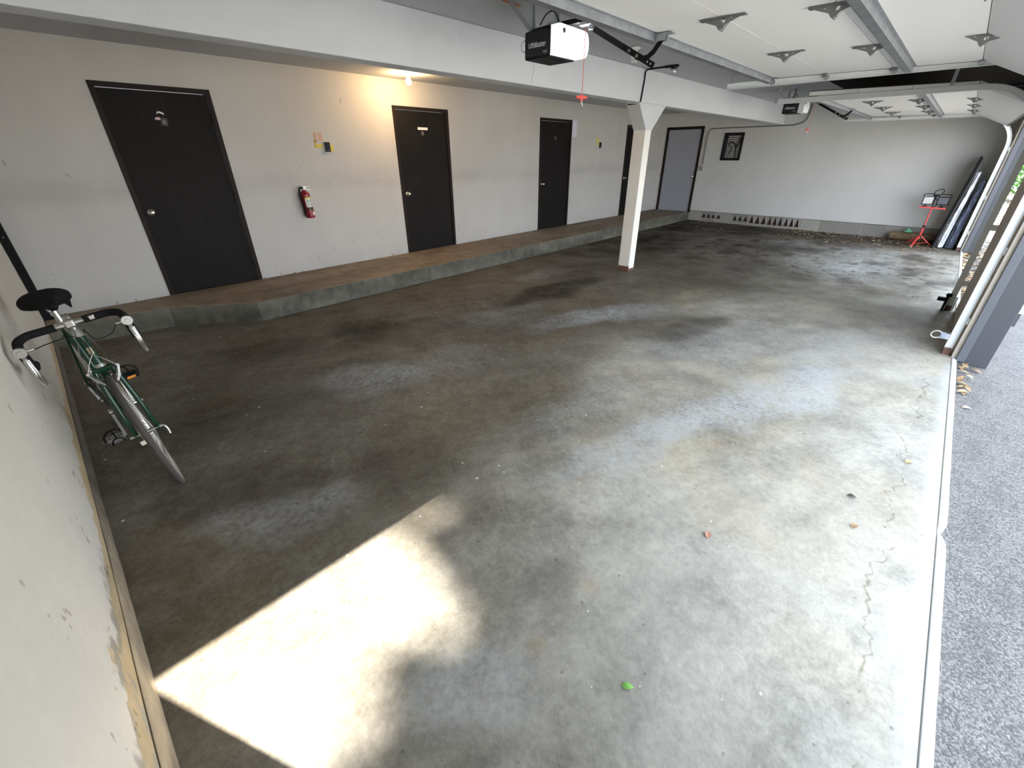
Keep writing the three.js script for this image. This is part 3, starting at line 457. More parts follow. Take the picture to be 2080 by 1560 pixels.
// ---------------------------------------------------------------- overhead garage doors
const hingeGeo = (() => { // galvanised section hinge: two thin leaves along z and a hanging knuckle plate with a hole
  const tri = new THREE.Shape([[-0.05, 0], [0.05, 0], [0.012, -0.05], [-0.012, -0.05]].map((p) => new THREE.Vector2(p[0], p[1]))); const h = new THREE.Path(); h.absarc(-0.008, -0.018, 0.011, 0, 7, true); tri.holes.push(h);
  const t = new THREE.ExtrudeGeometry(tri, { depth: 0.03, bevelEnabled: false }).rotateY(Math.PI / 2).translate(-0.015, 0, 0);
  return merge([t, box(-0.022, 0.022, -0.006, -0.001, -0.115, 0.115), rod(V(-0.02, -0.052, 0), V(0.02, -0.052, 0), 0.006), rod(V(0, -0.009, -0.1), V(0, -0.003, -0.1), 0.007), rod(V(0, -0.009, 0.1), V(0, -0.003, 0.1), 0.007), bar(V(-0.012, -0.006, -0.09), V(-0.012, -0.03, -0.02), 0.004, 0.012), bar(V(-0.012, -0.006, 0.09), V(-0.012, -0.03, 0.02), 0.004, 0.012)]);
})();
function garageDoor(x0, x1, trackXs, y0, label, hx) {
  // y0: underside at the inner end; sections run from z 4.6 towards the header, the last one tips down
  const g = thing('garage_door', label, 'garage door', [(x0 + x1) / 2, y0 + 0.0, 4.6]); const ox = -(x0 + x1) / 2, oy = -y0, oz = -4.6;
  const under = (z) => y0 - 0.026 * (z - 4.6) / 1.51;
  const secs = [[4.6, 5.095], [5.10, 5.58], [5.585, 6.105]];
  const pnl = (a, b, ya, yb) => { const p = poly([[a, ya], [b, yb], [b, yb + 0.045], [a, ya + 0.045]], x1 - x0, 0.004); return p.rotateY(-Math.PI / 2).translate(x1, 0, 0).translate(ox, oy, oz); };
  for (const [a, b] of secs) { mesh('panel', wuv(pnl(a, b, under(a), under(b))), M.panel, g); }
  const e = [6.11, under(6.11)], f = [6.575, 2.035]; mesh('panel', wuv(pnl(e[0], f[0], e[1] + 0.002, f[1])), M.panel, g);
  mesh('bottom_seal', bar(V(x0 + ox, f[1] + oy + 0.01, f[0] + oz + 0.012), V(x1 + ox, f[1] + oy + 0.01, f[0] + oz + 0.012), 0.02, 0.03), M.rubber, g);
  // outer skin on the upper side, brown
  mesh('outer_skin', [bar(V(0, under(4.6) + 0.05 + oy, 0), V(0, under(6.1) + 0.05 + oy, 1.5), x1 - x0 - 0.01, 0.006)], M.brownSteel, g);
  // end stiles, coloured near black for the shadow line above the track
  for (const x of [x0, x1]) for (const [a, b] of secs) mesh('end_stile', bar(V(x + ox, under(a) + 0.022 + oy, a + oz + 0.004), V(x + ox, under(b) + 0.022 + oy, b + oz - 0.004), 0.004, 0.05), M.edge, g);
  const prof = (zc) => { const y = under(zc) + oy, z = zc + oz, a = x0 + 0.02 + ox, b = x1 - 0.02 + ox; return [box(a, b, y - 0.042, y - 0.039, z - 0.022, z + 0.022), box(a, b, y - 0.042, y - 0.001, z - 0.024, z - 0.021), box(a, b, y - 0.042, y - 0.001, z + 0.021, z + 0.024), box(a, b, y - 0.004, y - 0.001, z - 0.042, z - 0.022), box(a, b, y - 0.004, y - 0.001, z + 0.022, z + 0.042)]; };
  mesh('strut', prof(4.650).map(wuv), M.galv, g); mesh('strut', prof(5.685).map(wuv), M.galv, g);
  for (const [i, z] of [[0, 5.10], [1, 5.583], [2, 6.108]]) for (const x of hx[i]) { const h = mesh('hinge', hingeGeo, M.hinge, g); h.position.set(x + ox, under(z) + oy - 0.001, z + oz); if (i === 2) h.rotation.x = 0.12; }
  // rollers on stems into the tracks
  for (const s of [0, 1]) for (const z of [4.66, 5.1, 5.583, 6.108]) {
    const xe = s ? x1 : x0, d = s ? 1 : -1, y = (z < 6 ? 2.245 : 2.248) + oy + (y0 - 2.275), X = xe + ox;
    const r = mesh('roller', [rod(V(X - 0.06 * d, y, z + oz), V(trackXs[s] + ox + 0.004 * d, y, z + oz), 0.0055), new THREE.CylinderGeometry(0.021, 0.021, 0.012, 20).rotateZ(Math.PI / 2).translate(trackXs[s] + ox, y, z + oz)], M.galvPlain, g);
    mesh('roller_bracket', [cbox(X - 0.035 * d, y + 0.012, z + oz, 0.05, 0.035, 0.04, 0.003), cbox(X - 0.035 * d, y + 0.028, z + oz, 0.055, 0.004, 0.11)], M.hinge, g);
  }
  return g;
}
garageDoor(0.80, 5.61, [0.758, 5.652], 2.275, 'raised white sectional garage door overhead in the nearer bay', [[1.95, 3.12, 4.32], [2.0, 3.23, 4.43], [2.1, 3.3, 4.50]]);
garageDoor(7.37, 12.10, [7.335, 12.142], 2.262, 'raised white sectional garage door in the far bay by the right wall', [[8.55, 9.7, 10.9], [8.6, 9.75, 10.9], [8.75, 9.85, 11.0]]);

// C-shaped tracks: horizontal run, bend, vertical run
function track(x, s, y, label, dz = 0) { // s: +1 when the door lies at smaller x
  const g = thing('door_track', label, 'track', [x, 0, 6.72]); const path = [[4.23, y + 0.026], [5.2, y + 0.026], [6.18, y + 0.028]]; const R = 0.5, c = [6.20, y + 0.026 - R];
  for (let i = 1; i <= 12; i++) { const a = i / 12 * Math.PI / 2; path.push([c[0] + R * Math.sin(a), c[1] + R * Math.cos(a)]); } path.push([6.70, 1.2], [6.70, 0.06]);
  const t = 0.0025, pf = [[-0.012 * s, -0.027], [0.012 * s, -0.027], [0.014 * s, -0.024], [0.014 * s, 0.024], [0.012 * s, 0.027], [-0.012 * s, 0.027], [-0.012 * s, 0.027 - t], [0.010 * s, 0.024 - t], [0.010 * s, -0.024 + t], [-0.012 * s, -0.027 + t]];
  const local = path.map(([z, yy]) => [z - 6.72 + dz * sst(5.5, 6.2, z), yy]);
  mesh('horizontal_rail', sweepX(pf, local.slice(0, 3), 0), M.galvBright, g); mesh('curved_rail', sweepX(pf, local.slice(2, 15), 0), M.galvBright, g); mesh('vertical_rail', sweepX(pf, local.slice(14), 0), M.galvBright, g);
  mesh('rail_foot', box(-0.018, 0.018, 0.0, 0.06, -0.045 + dz, 0.008 + dz, 0.002), M.rust, g);
  for (const yy of [0.30, 0.90, 1.66]) mesh('jamb_bracket', [box(-0.02, 0.02, yy, yy + 0.06, 0.010, 0.021, 0.002), box(0.014 * s - 0.002, 0.014 * s + 0.002, yy, yy + 0.06, -0.04 + dz, 0.02)], M.galvBright, g);
  // perforated angle hangers from the ceiling at the inner end
  const hz = 4.26 - 6.72; const strap = (a, b) => [bar(a, b, 0.032, 0.003, V(1, 0, 0)), bar(a.clone().add(V(0.015 * s, 0, 0.0)), b.clone().add(V(0.015 * s, 0, 0)), 0.003, 0.032, V(1, 0, 0))];
  mesh('hanger', strap(V(0.02 * s, y + 0.01, hz), V(0.02 * s, CEIL, hz + 0.03)), M.galvPlain, g);
  mesh('brace', bar(V(0.02 * s, y + 0.10, hz + 0.01), V(0.02 * s, CEIL, hz + 0.72), 0.022, 0.003), M.galvPlain, g);
  mesh('hanger', strap(V(0.02 * s, y + 0.06, 5.9 - 6.72), V(0.02 * s, CEIL, 5.9 - 6.72)), M.galvPlain, g);
  return g;
}
track(0.755, -1, 2.222, 'galvanised track at the left side of the nearer garage door');
track(5.655, 1, 2.218, 'bright galvanised door track on the near side of the slate pier');
track(7.335, -1, 2.196, 'galvanised door track on the far side of the slate pier', -0.032);
track(12.145, 1, 2.185, 'white galvanised track beside the plastic wrapped boards at the far end');

// ---------------------------------------------------------------- door openers
const logo = print(512, 256, (c) => { c.fillStyle = '#17181a'; c.fillRect(0, 0, 512, 256); c.fillStyle = '#e9ebec'; c.font = 'bold 74px sans-serif'; c.textBaseline = 'middle'; c.fillText('LiftMaster', 58, 138, 390); c.font = 'bold 40px sans-serif'; c.fillStyle = '#b9bcc0'; c.fillText('myQ', 372, 218); });
function opener(x, label, cordLabel, lit) {
  const y = 2.232, g = thing('door_opener', label, 'door opener', [x, y, 3.855]);
  const body = poly([[-0.115, 0.0], [0.105, 0.0], [0.115, 0.02], [0.115, 0.165], [0.10, 0.172], [-0.115, 0.158], [-0.122, 0.15], [-0.122, 0.012]], 0.27, 0.006).rotateY(-Math.PI / 2).translate(0.14, 0, 0); // side profile in z, y
  mesh('motor_housing', body, M.black, g);
  const side = new THREE.PlaneGeometry(0.215, 0.14).rotateY(-Math.PI / 2).translate(-0.1372, 0.083, -0.003); mesh('logo_panel', side, new THREE.MeshStandardMaterial({ map: logo, roughness: 0.4 }), g);
  // translucent light cover on the end towards the opening, rounded at the far side
  const pts = []; for (let i = 0; i <= 10; i++) { const a = -Math.PI / 2 + i / 10 * Math.PI; pts.push([0.145 + 0.05 * Math.cos(a), 0.085 + 0.078 * Math.sin(a)]); }
  const cover = poly([[-0.136, 0.006], ...pts, [-0.136, 0.168]], 0.075, 0.012).translate(0, 0, 0.112);
  mesh('light_cover', cover, new THREE.MeshStandardMaterial({ color: 0xf4f6f6, roughness: 0.35, emissive: new THREE.Color(0.93, 1, 0.98), emissiveIntensity: lit }), g);
  mesh('cover_button', new THREE.CylinderGeometry(0.014, 0.014, 0.004, 16).rotateX(Math.PI / 2).translate(-0.105, 0.13, 0.2), M.black, g);
  mesh('belt_rail', [box(-0.012, 0.012, 0.178, 0.205, -0.08, 2.9), box(-0.02, 0.02, 0.176, 0.18, -0.08, 2.9)], M.black, g);
  mesh('sprocket_cover', new THREE.CylinderGeometry(0.05, 0.05, 0.03, 20).translate(0, 0.19, 0.03), M.galvPlain, g);
  mesh('trolley', [cbox(0, 0.166, 0.31, 0.04, 0.022, 0.11, 0.005), cbox(0.0, 0.145, 0.34, 0.016, 0.035, 0.035, 0.004)], M.galvPlain, g);
  for (const [dx, dz] of [[-0.11, -0.08], [0.12, -0.05]]) mesh('hanger', [bar(V(dx, 0.15, dz), V(dx, CEIL - y, dz - 0.01), 0.036, 0.003, V(0, 0, 1)), bar(V(dx + 0.017, 0.15, dz), V(dx + 0.017, CEIL - y, dz - 0.01), 0.003, 0.036, V(0, 0, 1))], M.galvPlain, g);
  mesh('brace', bar(V(-0.11, 0.16, -0.08), V(-0.11, CEIL - y, -0.3), 0.003, 0.03), M.galvPlain, g);
  mesh('mount_plate', cbox(-0.03, 0.176, -0.02, 0.17, 0.004, 0.12), M.galvPlain, g);
  mesh('power_lead', tube([V(-0.12, 0.12, -0.125), V(-0.14, 0.10, -0.15), V(-0.135, 0.06, -0.15), V(-0.12, 0.05, -0.125)], 0.003, 6, 24), M.galvPlain, g);
  mesh('aerial_wire', tube([V(-0.10, 0.004, -0.09), V(-0.098, -0.03, -0.07), V(-0.11, -0.07, -0.06), V(-0.135, -0.11, -0.05), V(-0.135, -0.14, -0.045)], 0.0012, 5, 30), mat(0.3, 0.28, 0.25, 0.6), g);
  mesh('wiring_loop', tube([V(-0.06, 0.2, -0.05), V(-0.02, 0.26, -0.03), V(0.02, 0.28, 0), V(0.05, 0.24, 0.02), V(0.04, 0.19, 0.05)], 0.004, 6, 30), M.blackMatt, g);
  // arm to the door's top edge
  const a = new THREE.Group(); a.name = 'door_arm'; a.position.set(0, -y, -3.855); g.add(a); const A = V(0, 2.362, 4.215), B = V(0, 2.118, 4.675);
  const fr = B.clone().sub(A), len = fr.length(); const sh = new THREE.Shape([[0, -0.016], [len, -0.016], [len, 0.016], [0, 0.016]].map((p) => new THREE.Vector2(...p)));
  for (const u of [0.60, 0.735, 0.80, 0.85, 0.90, 0.95]) { const h = new THREE.Path(); h.absarc(u * len, 0, 0.0065, 0, 7, true); sh.holes.push(h); }
  const ag = new THREE.ExtrudeGeometry(sh, { depth: 0.005, bevelEnabled: false }), f2 = fr.clone().normalize(), side2 = V(1, 0, 0), up2 = new THREE.Vector3().crossVectors(side2, f2); ag.applyMatrix4(new THREE.Matrix4().makeBasis(f2, up2, side2).setPosition(A));
  mesh('straight_bar', ag, M.black, a);
  const pth = [[4.54, 2.18], [4.58, 2.165], [4.622, 2.166], [4.66, 2.19], [4.69, 2.225], [4.712, 2.252]]; mesh('curved_bar', sweepX([[0.006, -0.014], [0.011, -0.014], [0.011, 0.014], [0.006, 0.014]], pth, 0), M.black, a);
  mesh('door_bracket', [box(-0.028, 0.028, 2.262, 2.266, 4.66, 4.78), box(-0.022, -0.018, 2.232, 2.264, 4.685, 4.735), box(0.018, 0.022, 2.232, 2.264, 4.685, 4.735), rod(V(-0.025, 2.246, 4.712), V(0.025, 2.246, 4.712), 0.005)], M.galvPlain, a);
  mesh('bolt', rod(V(-0.008, 2.213, 4.497), V(0.016, 2.213, 4.497), 0.009), M.alloy, a); mesh('bolt', rod(V(-0.008, 2.18, 4.556), V(0.016, 2.18, 4.556), 0.009), M.alloy, a);
  // manual release cord
  const r = thing('release_cord', cordLabel, 'cord', [x - 0.02, 0, 4.165]);
  mesh('cord', tube([V(0.005, 2.375, 0), V(0.0, 2.25, 0), V(0, 2.1, 0.002), V(0, 2.0, 0)], 0.0028, 6, 20), mat(0.62, 0.16, 0.14, 0.7), r);
  mesh('handle', [box(-0.042, 0.042, 1.982, 2.0, -0.009, 0.009, 0.007), box(-0.012, 0.012, 1.968, 2.006, -0.008, 0.008, 0.006)].map((q) => q.rotateY(-0.5)), M.red, r);
  mesh('tag_end', tube([V(0, 1.97, 0), V(0.006, 1.955, 0.002), V(0.014, 1.94, 0.003)], 0.004, 6, 10), M.white, r);
  return g;
}
opener(3.235, 'black door opener with a white light cover above the nearer bay', 'long red pull cord and handle hanging below the nearer opener', 0.11);
opener(9.75, 'black door opener with white cover in the far bay', 'small red pull handle hanging below the far opener', 0);
{
  const l = new THREE.PointLight(new THREE.Color(0.95, 1, 0.98), 0.10, 0, 2); l.position.set(3.25, 2.30, 4.07); l.castShadow = true; l.shadow.radius = 3; scene.add(l);
  tag(mesh('orange_wire', tube([V(2.7, 2.592, 3.60), V(3.0, 2.588, 3.565), V(3.15, 2.585, 3.555), V(3.25, 2.588, 3.55)], 0.005, 6, 40), mat(0.5, 0.16, 0.04, 0.6)), 'orange wire along the ceiling above the nearer opener', 'wire');
}
// ---------------------------------------------------------------- photo-eyes at the foot of the tracks
{
  const s = thing('safety_sensor', 'grey safety sensor with a loop of white wire low on the near track', 'sensor', [5.62, 0.17, 6.655]);
  mesh('bracket', [box(-0.02, 0.02, -0.02, 0.03, -0.002, 0.02), box(-0.022, -0.018, -0.02, 0.03, -0.05, 0.02)], M.galvPlain, s);
  mesh('housing', cbox(-0.012, 0.01, -0.03, 0.034, 0.05, 0.036, 0.006), mat(0.25, 0.28, 0.36, 0.5), s);
  mesh('wire_loop', tube([V(-0.02, 0.03, -0.04), V(-0.03, 0.045, -0.075), V(-0.03, 0.03, -0.105), V(-0.03, 0.0, -0.11), V(-0.03, -0.02, -0.085), V(-0.02, -0.012, -0.045)], 0.005, 8, 40), mat(0.5, 0.5, 0.48, 0.4), s);
  const b = thing('safety_sensor', 'black safety sensor on a bracket low on the far-bay track', 'sensor', [7.30, 0.14, 6.625]);
  mesh('bracket', [box(-0.03, 0.025, -0.14, 0.06, -0.012, 0.012, 0.003), box(-0.03, 0.02, 0.03, 0.06, -0.02, 0.03, 0.003)], M.black, b);
  mesh('housing', cbox(0.0, -0.01, -0.045, 0.05, 0.045, 0.07, 0.008), M.black, b); mesh('lens', rod(V(0.025, -0.01, -0.05), V(0.03, -0.01, -0.05), 0.014), mat(0.05, 0.05, 0.06, 0.1), b);
  const c = thing('foot_plate', 'short white metal plate at the foot of the far-bay track', 'plate', [7.38, 0.0, 6.70]); mesh('plate', box(-0.008, 0.03, 0.005, 0.16, -0.018, 0.02, 0.004), M.galvBright, c); mesh('bolt_hole', rod(V(0.011, 0.03, -0.0185), V(0.011, 0.03, -0.02), 0.006), M.black, c);
}
// ---------------------------------------------------------------- black post in the rear left corner
{
  const p = thing('corner_post', 'black square post standing in the corner behind the bicycle saddle', 'post', [0.032, 0, 0.075]);
  mesh('post', box(-0.03, 0.03, KERB, CEIL, -0.05, 0.045, 0.004), M.blackMatt, p);
  mesh('base_plate', box(-0.032, 0.045, KERB, KERB + 0.012, -0.06, 0.07, 0.002), M.black, p);
  for (const y of [0.45, 1.0]) mesh('bolt', ball(0.0, y, 0.046, 0.007, 10, 8), M.alloy, p);
}
// ---------------------------------------------------------------- bicycle against the left wall
{
  const b = thing('bicycle', 'old dark green road bicycle with drop handlebars leaning on the left wall', 'bicycle', [0.246, 0, 2.529]);
  b.rotation.order = 'YXZ'; b.rotation.set(0, 0.103, 0.099);
  const B = (s, h, t = 0) => V(t, h, s), R = 0.338;
  const ha = 73 * Math.PI / 180, d = [-Math.cos(ha), Math.sin(ha)], a0 = [1.0 - 0.045 * Math.sin(ha), R - 0.045 * Math.cos(ha)];
  const onAxis = (k, t = 0, f = 0) => B(a0[0] + d[0] * k + f * Math.sin(ha), a0[1] + d[1] * k + f * Math.cos(ha), t);
  // everything in front of the head tube is turned a little about the steering axis
  const S = new THREE.Matrix4().makeTranslation(0, a0[1], a0[0]).multiply(new THREE.Matrix4().makeRotationAxis(V(0, d[1], d[0]).normalize(), -0.095)).multiply(new THREE.Matrix4().makeTranslation(0, -a0[1], -a0[0]));
  const green = mat(0.006, 0.036, 0.017, 0.25), silver = M.alloy, tyreM = mat(0.055, 0.050, 0.046, 0.9), gum = mat(0.27, 0.215, 0.16, 0.8);
  const st = (name, geos, m, parent = b) => mesh(name, merge(Array.isArray(geos) ? geos : [geos]).applyMatrix4(S), m, parent);
  const BB = [0.415, 0.27], seatTop = [0.249, 0.815];
  // frame
  const tubes = [rod(B(...BB), B(...seatTop), 0.0155, 0.0155, 14), rod(B(0.256, 0.795), onAxis(0.53), 0.0148, 0.0148, 14), rod(B(...BB), onAxis(0.43), 0.017, 0.017, 14), rod(onAxis(0.40), onAxis(0.555), 0.0205, 0.0205, 16), rod(B(BB[0], BB[1], -0.035), B(BB[0], BB[1], 0.035), 0.02)];
  for (const t of [-1, 1]) tubes.push(rod(B(0.40, 0.27, 0.025 * t), B(0.0, R, 0.062 * t), 0.010, 0.007), rod(B(0.262, 0.79, 0.012 * t), B(0.0, R, 0.062 * t), 0.008, 0.006), cbox(0.063 * t, R, 0.0, 0.005, 0.05, 0.045, 0.002));
  tubes.push(rod(B(0.205, 0.72, -0.03), B(0.205, 0.72, 0.03), 0.006));
  mesh('frame', tubes, green, b);
  mesh('head_badge', new THREE.CylinderGeometry(0.0211, 0.0211, 0.035, 12, 1, true, -0.5, 1.0).rotateX(-(Math.PI / 2 - ha)).applyMatrix4(new THREE.Matrix4().makeTranslation(0, a0[1] + d[1] * 0.475, a0[0] + d[0] * 0.475)), mat(0.33, 0.27, 0.18, 0.5, { side: THREE.DoubleSide }), b);
  st('lower_headset', rod(onAxis(0.385), onAxis(0.402), 0.023, 0.021, 18), silver); st('upper_headset', [rod(onAxis(0.553), onAxis(0.575), 0.0215, 0.019, 18), rod(onAxis(0.575), onAxis(0.59), 0.018, 0.016, 18)], silver);
  // fork
  const fk = [cbox(0, 0, 0, 0.085, 0.028, 0.03, 0.008).applyMatrix4(new THREE.Matrix4().makeRotationX(0.29).setPosition(onAxis(0.375)))];
  for (const t of [-1, 1]) fk.push(tube([onAxis(0.375, 0.036 * t), onAxis(0.28, 0.043 * t), onAxis(0.16, 0.048 * t, 0.004), onAxis(0.07, 0.050 * t, 0.016), B(1.0, R, 0.052 * t)], 0.012, 10, 30), cbox(0.053 * t, R, 1.0, 0.005, 0.04, 0.03, 0.002));
  st('fork', fk, green);
  st('fork_reflector', [cbox(0.062, R + 0.16, 0.955, 0.006, 0.012, 0.012, 0.003)], silver);
  // wheels
  const wheel = (s0, front) => {
    const fix = (g) => { g = merge(Array.isArray(g) ? g : [g]); g.translate(0, R, s0); return front ? g.applyMatrix4(S) : g; }, Y = (g) => g.rotateY(Math.PI / 2);
    const w = mesh('wheel', fix([new THREE.LatheGeometry([[0.298, -0.010], [0.312, -0.011], [0.317, -0.009], [0.317, 0.009], [0.312, 0.011], [0.298, 0.010], [0.294, 0.005], [0.294, -0.005], [0.298, -0.010]].map((p) => new THREE.Vector2(...p)), 72).rotateZ(Math.PI / 2)]), mat(0.62, 0.60, 0.56, 0.4, { metalness: 0.6 }), b);
    mesh('tyre', fix(Y(new THREE.TorusGeometry(0.3245, 0.0135, 12, 80))), tyreM, w);
    const side = []; for (const t of [-1, 1]) side.push(Y(new THREE.TorusGeometry(0.3205, 0.0035, 6, 72)).translate(0.0112 * t, 0, 0)); mesh('gum_sidewall', fix(side), gum, w);
    mesh('hub', fix([rod(V(-0.034, 0, 0), V(0.034, 0, 0), 0.012, 0.012, 14), rod(V(-0.034, 0, 0), V(-0.030, 0, 0), 0.024, 0.024, 18), rod(V(0.030, 0, 0), V(0.034, 0, 0), 0.024, 0.024, 18), rod(V(-0.06, 0, 0), V(0.06, 0, 0), 0.005)]), silver, w);
    const sp = []; for (let i = 0; i < 36; i++) { const a = i / 36 * 2 * Math.PI, f = i % 2 ? 1 : -1, k = a + 0.75 * ((i >> 1) % 2 ? 1 : -1); sp.push(rod(V(0.032 * f, 0.021 * Math.cos(k), 0.021 * Math.sin(k)), V(0, 0.296 * Math.cos(a), 0.296 * Math.sin(a)), 0.0013, 0.0013, 5)); }
    mesh('spokes', fix(sp), silver, w);
    mesh('axle_nut', fix(rod(V(-0.075, 0, 0), V(-0.056, 0, 0), 0.009)), silver, w); mesh('axle_nut', fix(rod(V(0.056, 0, 0), V(0.072, 0, 0), 0.009)), silver, w);
    if (front) { mesh('quick_release', fix([tube([V(0.070, 0, 0), V(0.078, -0.008, 0.006), V(0.082, -0.03, 0.012), V(0.080, -0.055, 0.018)], 0.006, 8, 20)]), silver, w); mesh('spoke_reflector', fix([cbox(-0.016, 0.05, 0.20, 0.05, 0.022, 0.012, 0.003)]), mat(0.72, 0.70, 0.62, 0.4), w); }
    return w;
  };
  wheel(0, false); wheel(1.0, true);
  // stem and drop bar
  const bar0 = onAxis(0.62, 0, 0.095), bs = bar0.z, bh = bar0.y;
  st('stem', [rod(onAxis(0.56), onAxis(0.635), 0.0115, 0.0115, 14), rod(onAxis(0.622), bar0.clone(), 0.0135, 0.0125, 14), cbox(0, bh, bs, 0.042, 0.04, 0.036, 0.01), cbox(0, bh + 0.014, bs - 0.055, 0.03, 0.022, 0.05, 0.008)], silver);
  st('bar_sleeve', rod(B(bs, bh, -0.05), B(bs, bh, 0.05), 0.0145), silver); st('cable_clamp', cbox(0.085, bh + 0.002, bs + 0.004, 0.028, 0.024, 0.026, 0.006), silver);
  const drop = (k) => [B(bs, bh, 0.02 * k), B(bs, bh, 0.10 * k), B(bs + 0.006, bh, 0.155 * k), B(bs + 0.04, bh - 0.008, 0.188 * k), B(bs + 0.078, bh - 0.03, 0.195 * k), B(bs + 0.096, bh - 0.07, 0.195 * k), B(bs + 0.078, bh - 0.115, 0.196 * k), B(bs + 0.03, bh - 0.138, 0.198 * k), B(bs - 0.05, bh - 0.145, 0.20 * k)];
  st('handlebar', [rod(B(bs, bh, -0.06), B(bs, bh, 0.06), 0.0125, 0.0125, 14)], silver);
  for (const k of [-1, 1]) {
    const p = drop(k); p[0] = B(bs, bh, 0.052 * k); st('bar_tape', tube(p, 0.0178, 10, 60), M.blackMatt);
    const P = B(bs + 0.098, bh - 0.035, 0.195 * k);
    const lv = st('brake_lever', [tube([P.clone().add(V(0, 0.0, 0.006)), P.clone().add(V(0, -0.03, 0.034)), P.clone().add(V(0.002 * k, -0.09, 0.046)), P.clone().add(V(0.004 * k, -0.135, 0.034)), P.clone().add(V(0.004 * k, -0.165, 0.028))], 0.0085, 8, 30), tube([P.clone().add(V(-0.006, -0.03, 0.034)), P.clone().add(V(-0.004, -0.09, 0.048)), P.clone().add(V(0, -0.155, 0.03))], 0.006, 6, 20), tube([P.clone().add(V(0.007, -0.03, 0.034)), P.clone().add(V(0.007, -0.09, 0.048)), P.clone().add(V(0.006, -0.155, 0.03))], 0.006, 6, 20)], silver);
    st('lever_hood', [rod(P.clone().add(V(0, 0.004, -0.02)), P.clone().add(V(0, 0.006, 0.028)), 0.017, 0.021, 20), rod(P.clone().add(V(0, 0.006, 0.028)), P.clone().add(V(0, 0.006, 0.034)), 0.024, 0.022, 24), rod(P.clone().add(V(0, 0.006, 0.033)), P.clone().add(V(0, 0.006, 0.037)), 0.011, 0.009, 18), rod(P.clone().add(V(-0.02 * k, 0.004, 0.018)), P.clone().add(V(-0.045 * k, 0.002, 0.015)), 0.006)], silver, lv);
    // brake cable from lever to the caliper
    st('brake_cable', tube(k < 0 ? [P.clone().add(V(0.045, 0, 0.015)), P.clone().add(V(0.10, 0.005, 0.01)), B(bs + 0.04, bh - 0.05, -0.02), onAxis(0.52, 0.005, 0.05), onAxis(0.45, 0.0, 0.04)] : [P.clone().add(V(-0.045, 0, 0.015)), P.clone().add(V(-0.08, -0.03, 0.03)), P.clone().add(V(-0.14, -0.035, 0.03)), B(bs + 0.03, bh - 0.05, 0.035), onAxis(0.58, 0.03, 0.0), B(0.70, 0.84, 0.02)], 0.0022, 6, 50), M.blackMatt);
    // cantilever caliper arms on the fork blades
    st('brake_caliper', [rod(onAxis(0.325, 0.042 * k, 0.01), onAxis(0.325, 0.042 * k, 0.032), 0.010), bar(onAxis(0.322, 0.040 * k, 0.03), onAxis(0.375, 0.062 * k, 0.036), 0.014, 0.010), bar(onAxis(0.33, 0.042 * k, 0.028), onAxis(0.300, 0.022 * k, 0.03), 0.018, 0.012), rod(onAxis(0.372, 0.060 * k, 0.03), onAxis(0.372, 0.060 * k, 0.046), 0.007)], silver);
    st('brake_pad', cbox(0, 0, 0, 0.012, 0.012, 0.05, 0.003).applyMatrix4(new THREE.Matrix4().makeTranslation(...onAxis(0.30, 0.019 * k, 0.01).toArray())), M.rubber);
    st('straddle_wire', tube([onAxis(0.372, 0.060 * k, 0.04), onAxis(0.42, 0.03 * k, 0.042), onAxis(0.455, 0.0, 0.042)], 0.0018, 5, 16), silver);
  }
  // rear derailleur cables and gear levers on the down tube
  for (const k of [-1, 1]) mesh('shift_cable', tube([B(0.62, 0.48, 0.022 * k), B(0.70, 0.58, 0.03 * k), B(0.80, 0.74, 0.045 * k), B(0.845, 0.83, 0.03 * k)], 0.0022, 6, 30), M.alloy, b);
  // seat post and broad padded saddle
  mesh('seat_post', [rod(B(...seatTop), B(0.243, 0.885), 0.0155, 0.0155, 14), rod(B(0.25, 0.808), B(0.248, 0.823), 0.02, 0.02, 16)], silver, b);
  mesh('saddle_clamp', [cbox(0, 0.892, 0.243, 0.05, 0.028, 0.04, 0.008), rod(B(0.14, 0.895, -0.022), B(0.34, 0.905, -0.018), 0.0035), rod(B(0.14, 0.895, 0.022), B(0.34, 0.905, 0.018), 0.0035)], silver, b);
  const prof = [[0.082, 0.045, 0.030, 0.942], [0.092, 0.085, 0.050, 0.942], [0.12, 0.112, 0.062, 0.944], [0.16, 0.116, 0.068, 0.946], [0.20, 0.098, 0.066, 0.946], [0.24, 0.066, 0.058, 0.944], [0.28, 0.043, 0.050, 0.942], [0.33, 0.030, 0.042, 0.938], [0.375, 0.023, 0.034, 0.934], [0.392, 0.012, 0.018, 0.930]];
  mesh('saddle', loft(prof.map(([s, w, h, y]) => { const r = []; for (let i = 0; i < 24; i++) { const a = i / 24 * 2 * Math.PI, c = Math.cos(a), n = Math.sin(a); r.push(B(s, y + (n > 0 ? h * 0.55 : h * 0.8) * Math.sign(n) * Math.pow(Math.abs(n), 0.7) - 0.018 * c * c * (w > 0.05 ? 1 : 0), w * Math.sign(c) * Math.pow(Math.abs(c), 0.75))); } return r; })), M.blackMatt, b);
  mesh('saddle_flap', poly([[0, 0], [0.045, 0.012], [0.038, -0.02], [0.03, -0.052], [0.024, -0.05]], 0.004).translate(0.055, 0.905, 0.17), M.blackMatt, b);
  for (const [t, s] of [[-0.045, 0.2], [0.012, 0.215]]) mesh('saddle_rivet', ball(t, 0.906, s + 0.045, 0.006, 10, 8), silver, b);
  // drivetrain on the wall side, cranks upright
  const cr = 0.17, ring = new THREE.TorusGeometry(0.094, 0.005, 6, 52).rotateY(Math.PI / 2).translate(-0.045, BB[1], BB[0]), ring2 = new THREE.TorusGeometry(0.076, 0.004, 6, 44).rotateY(Math.PI / 2).translate(-0.039, BB[1], BB[0]);
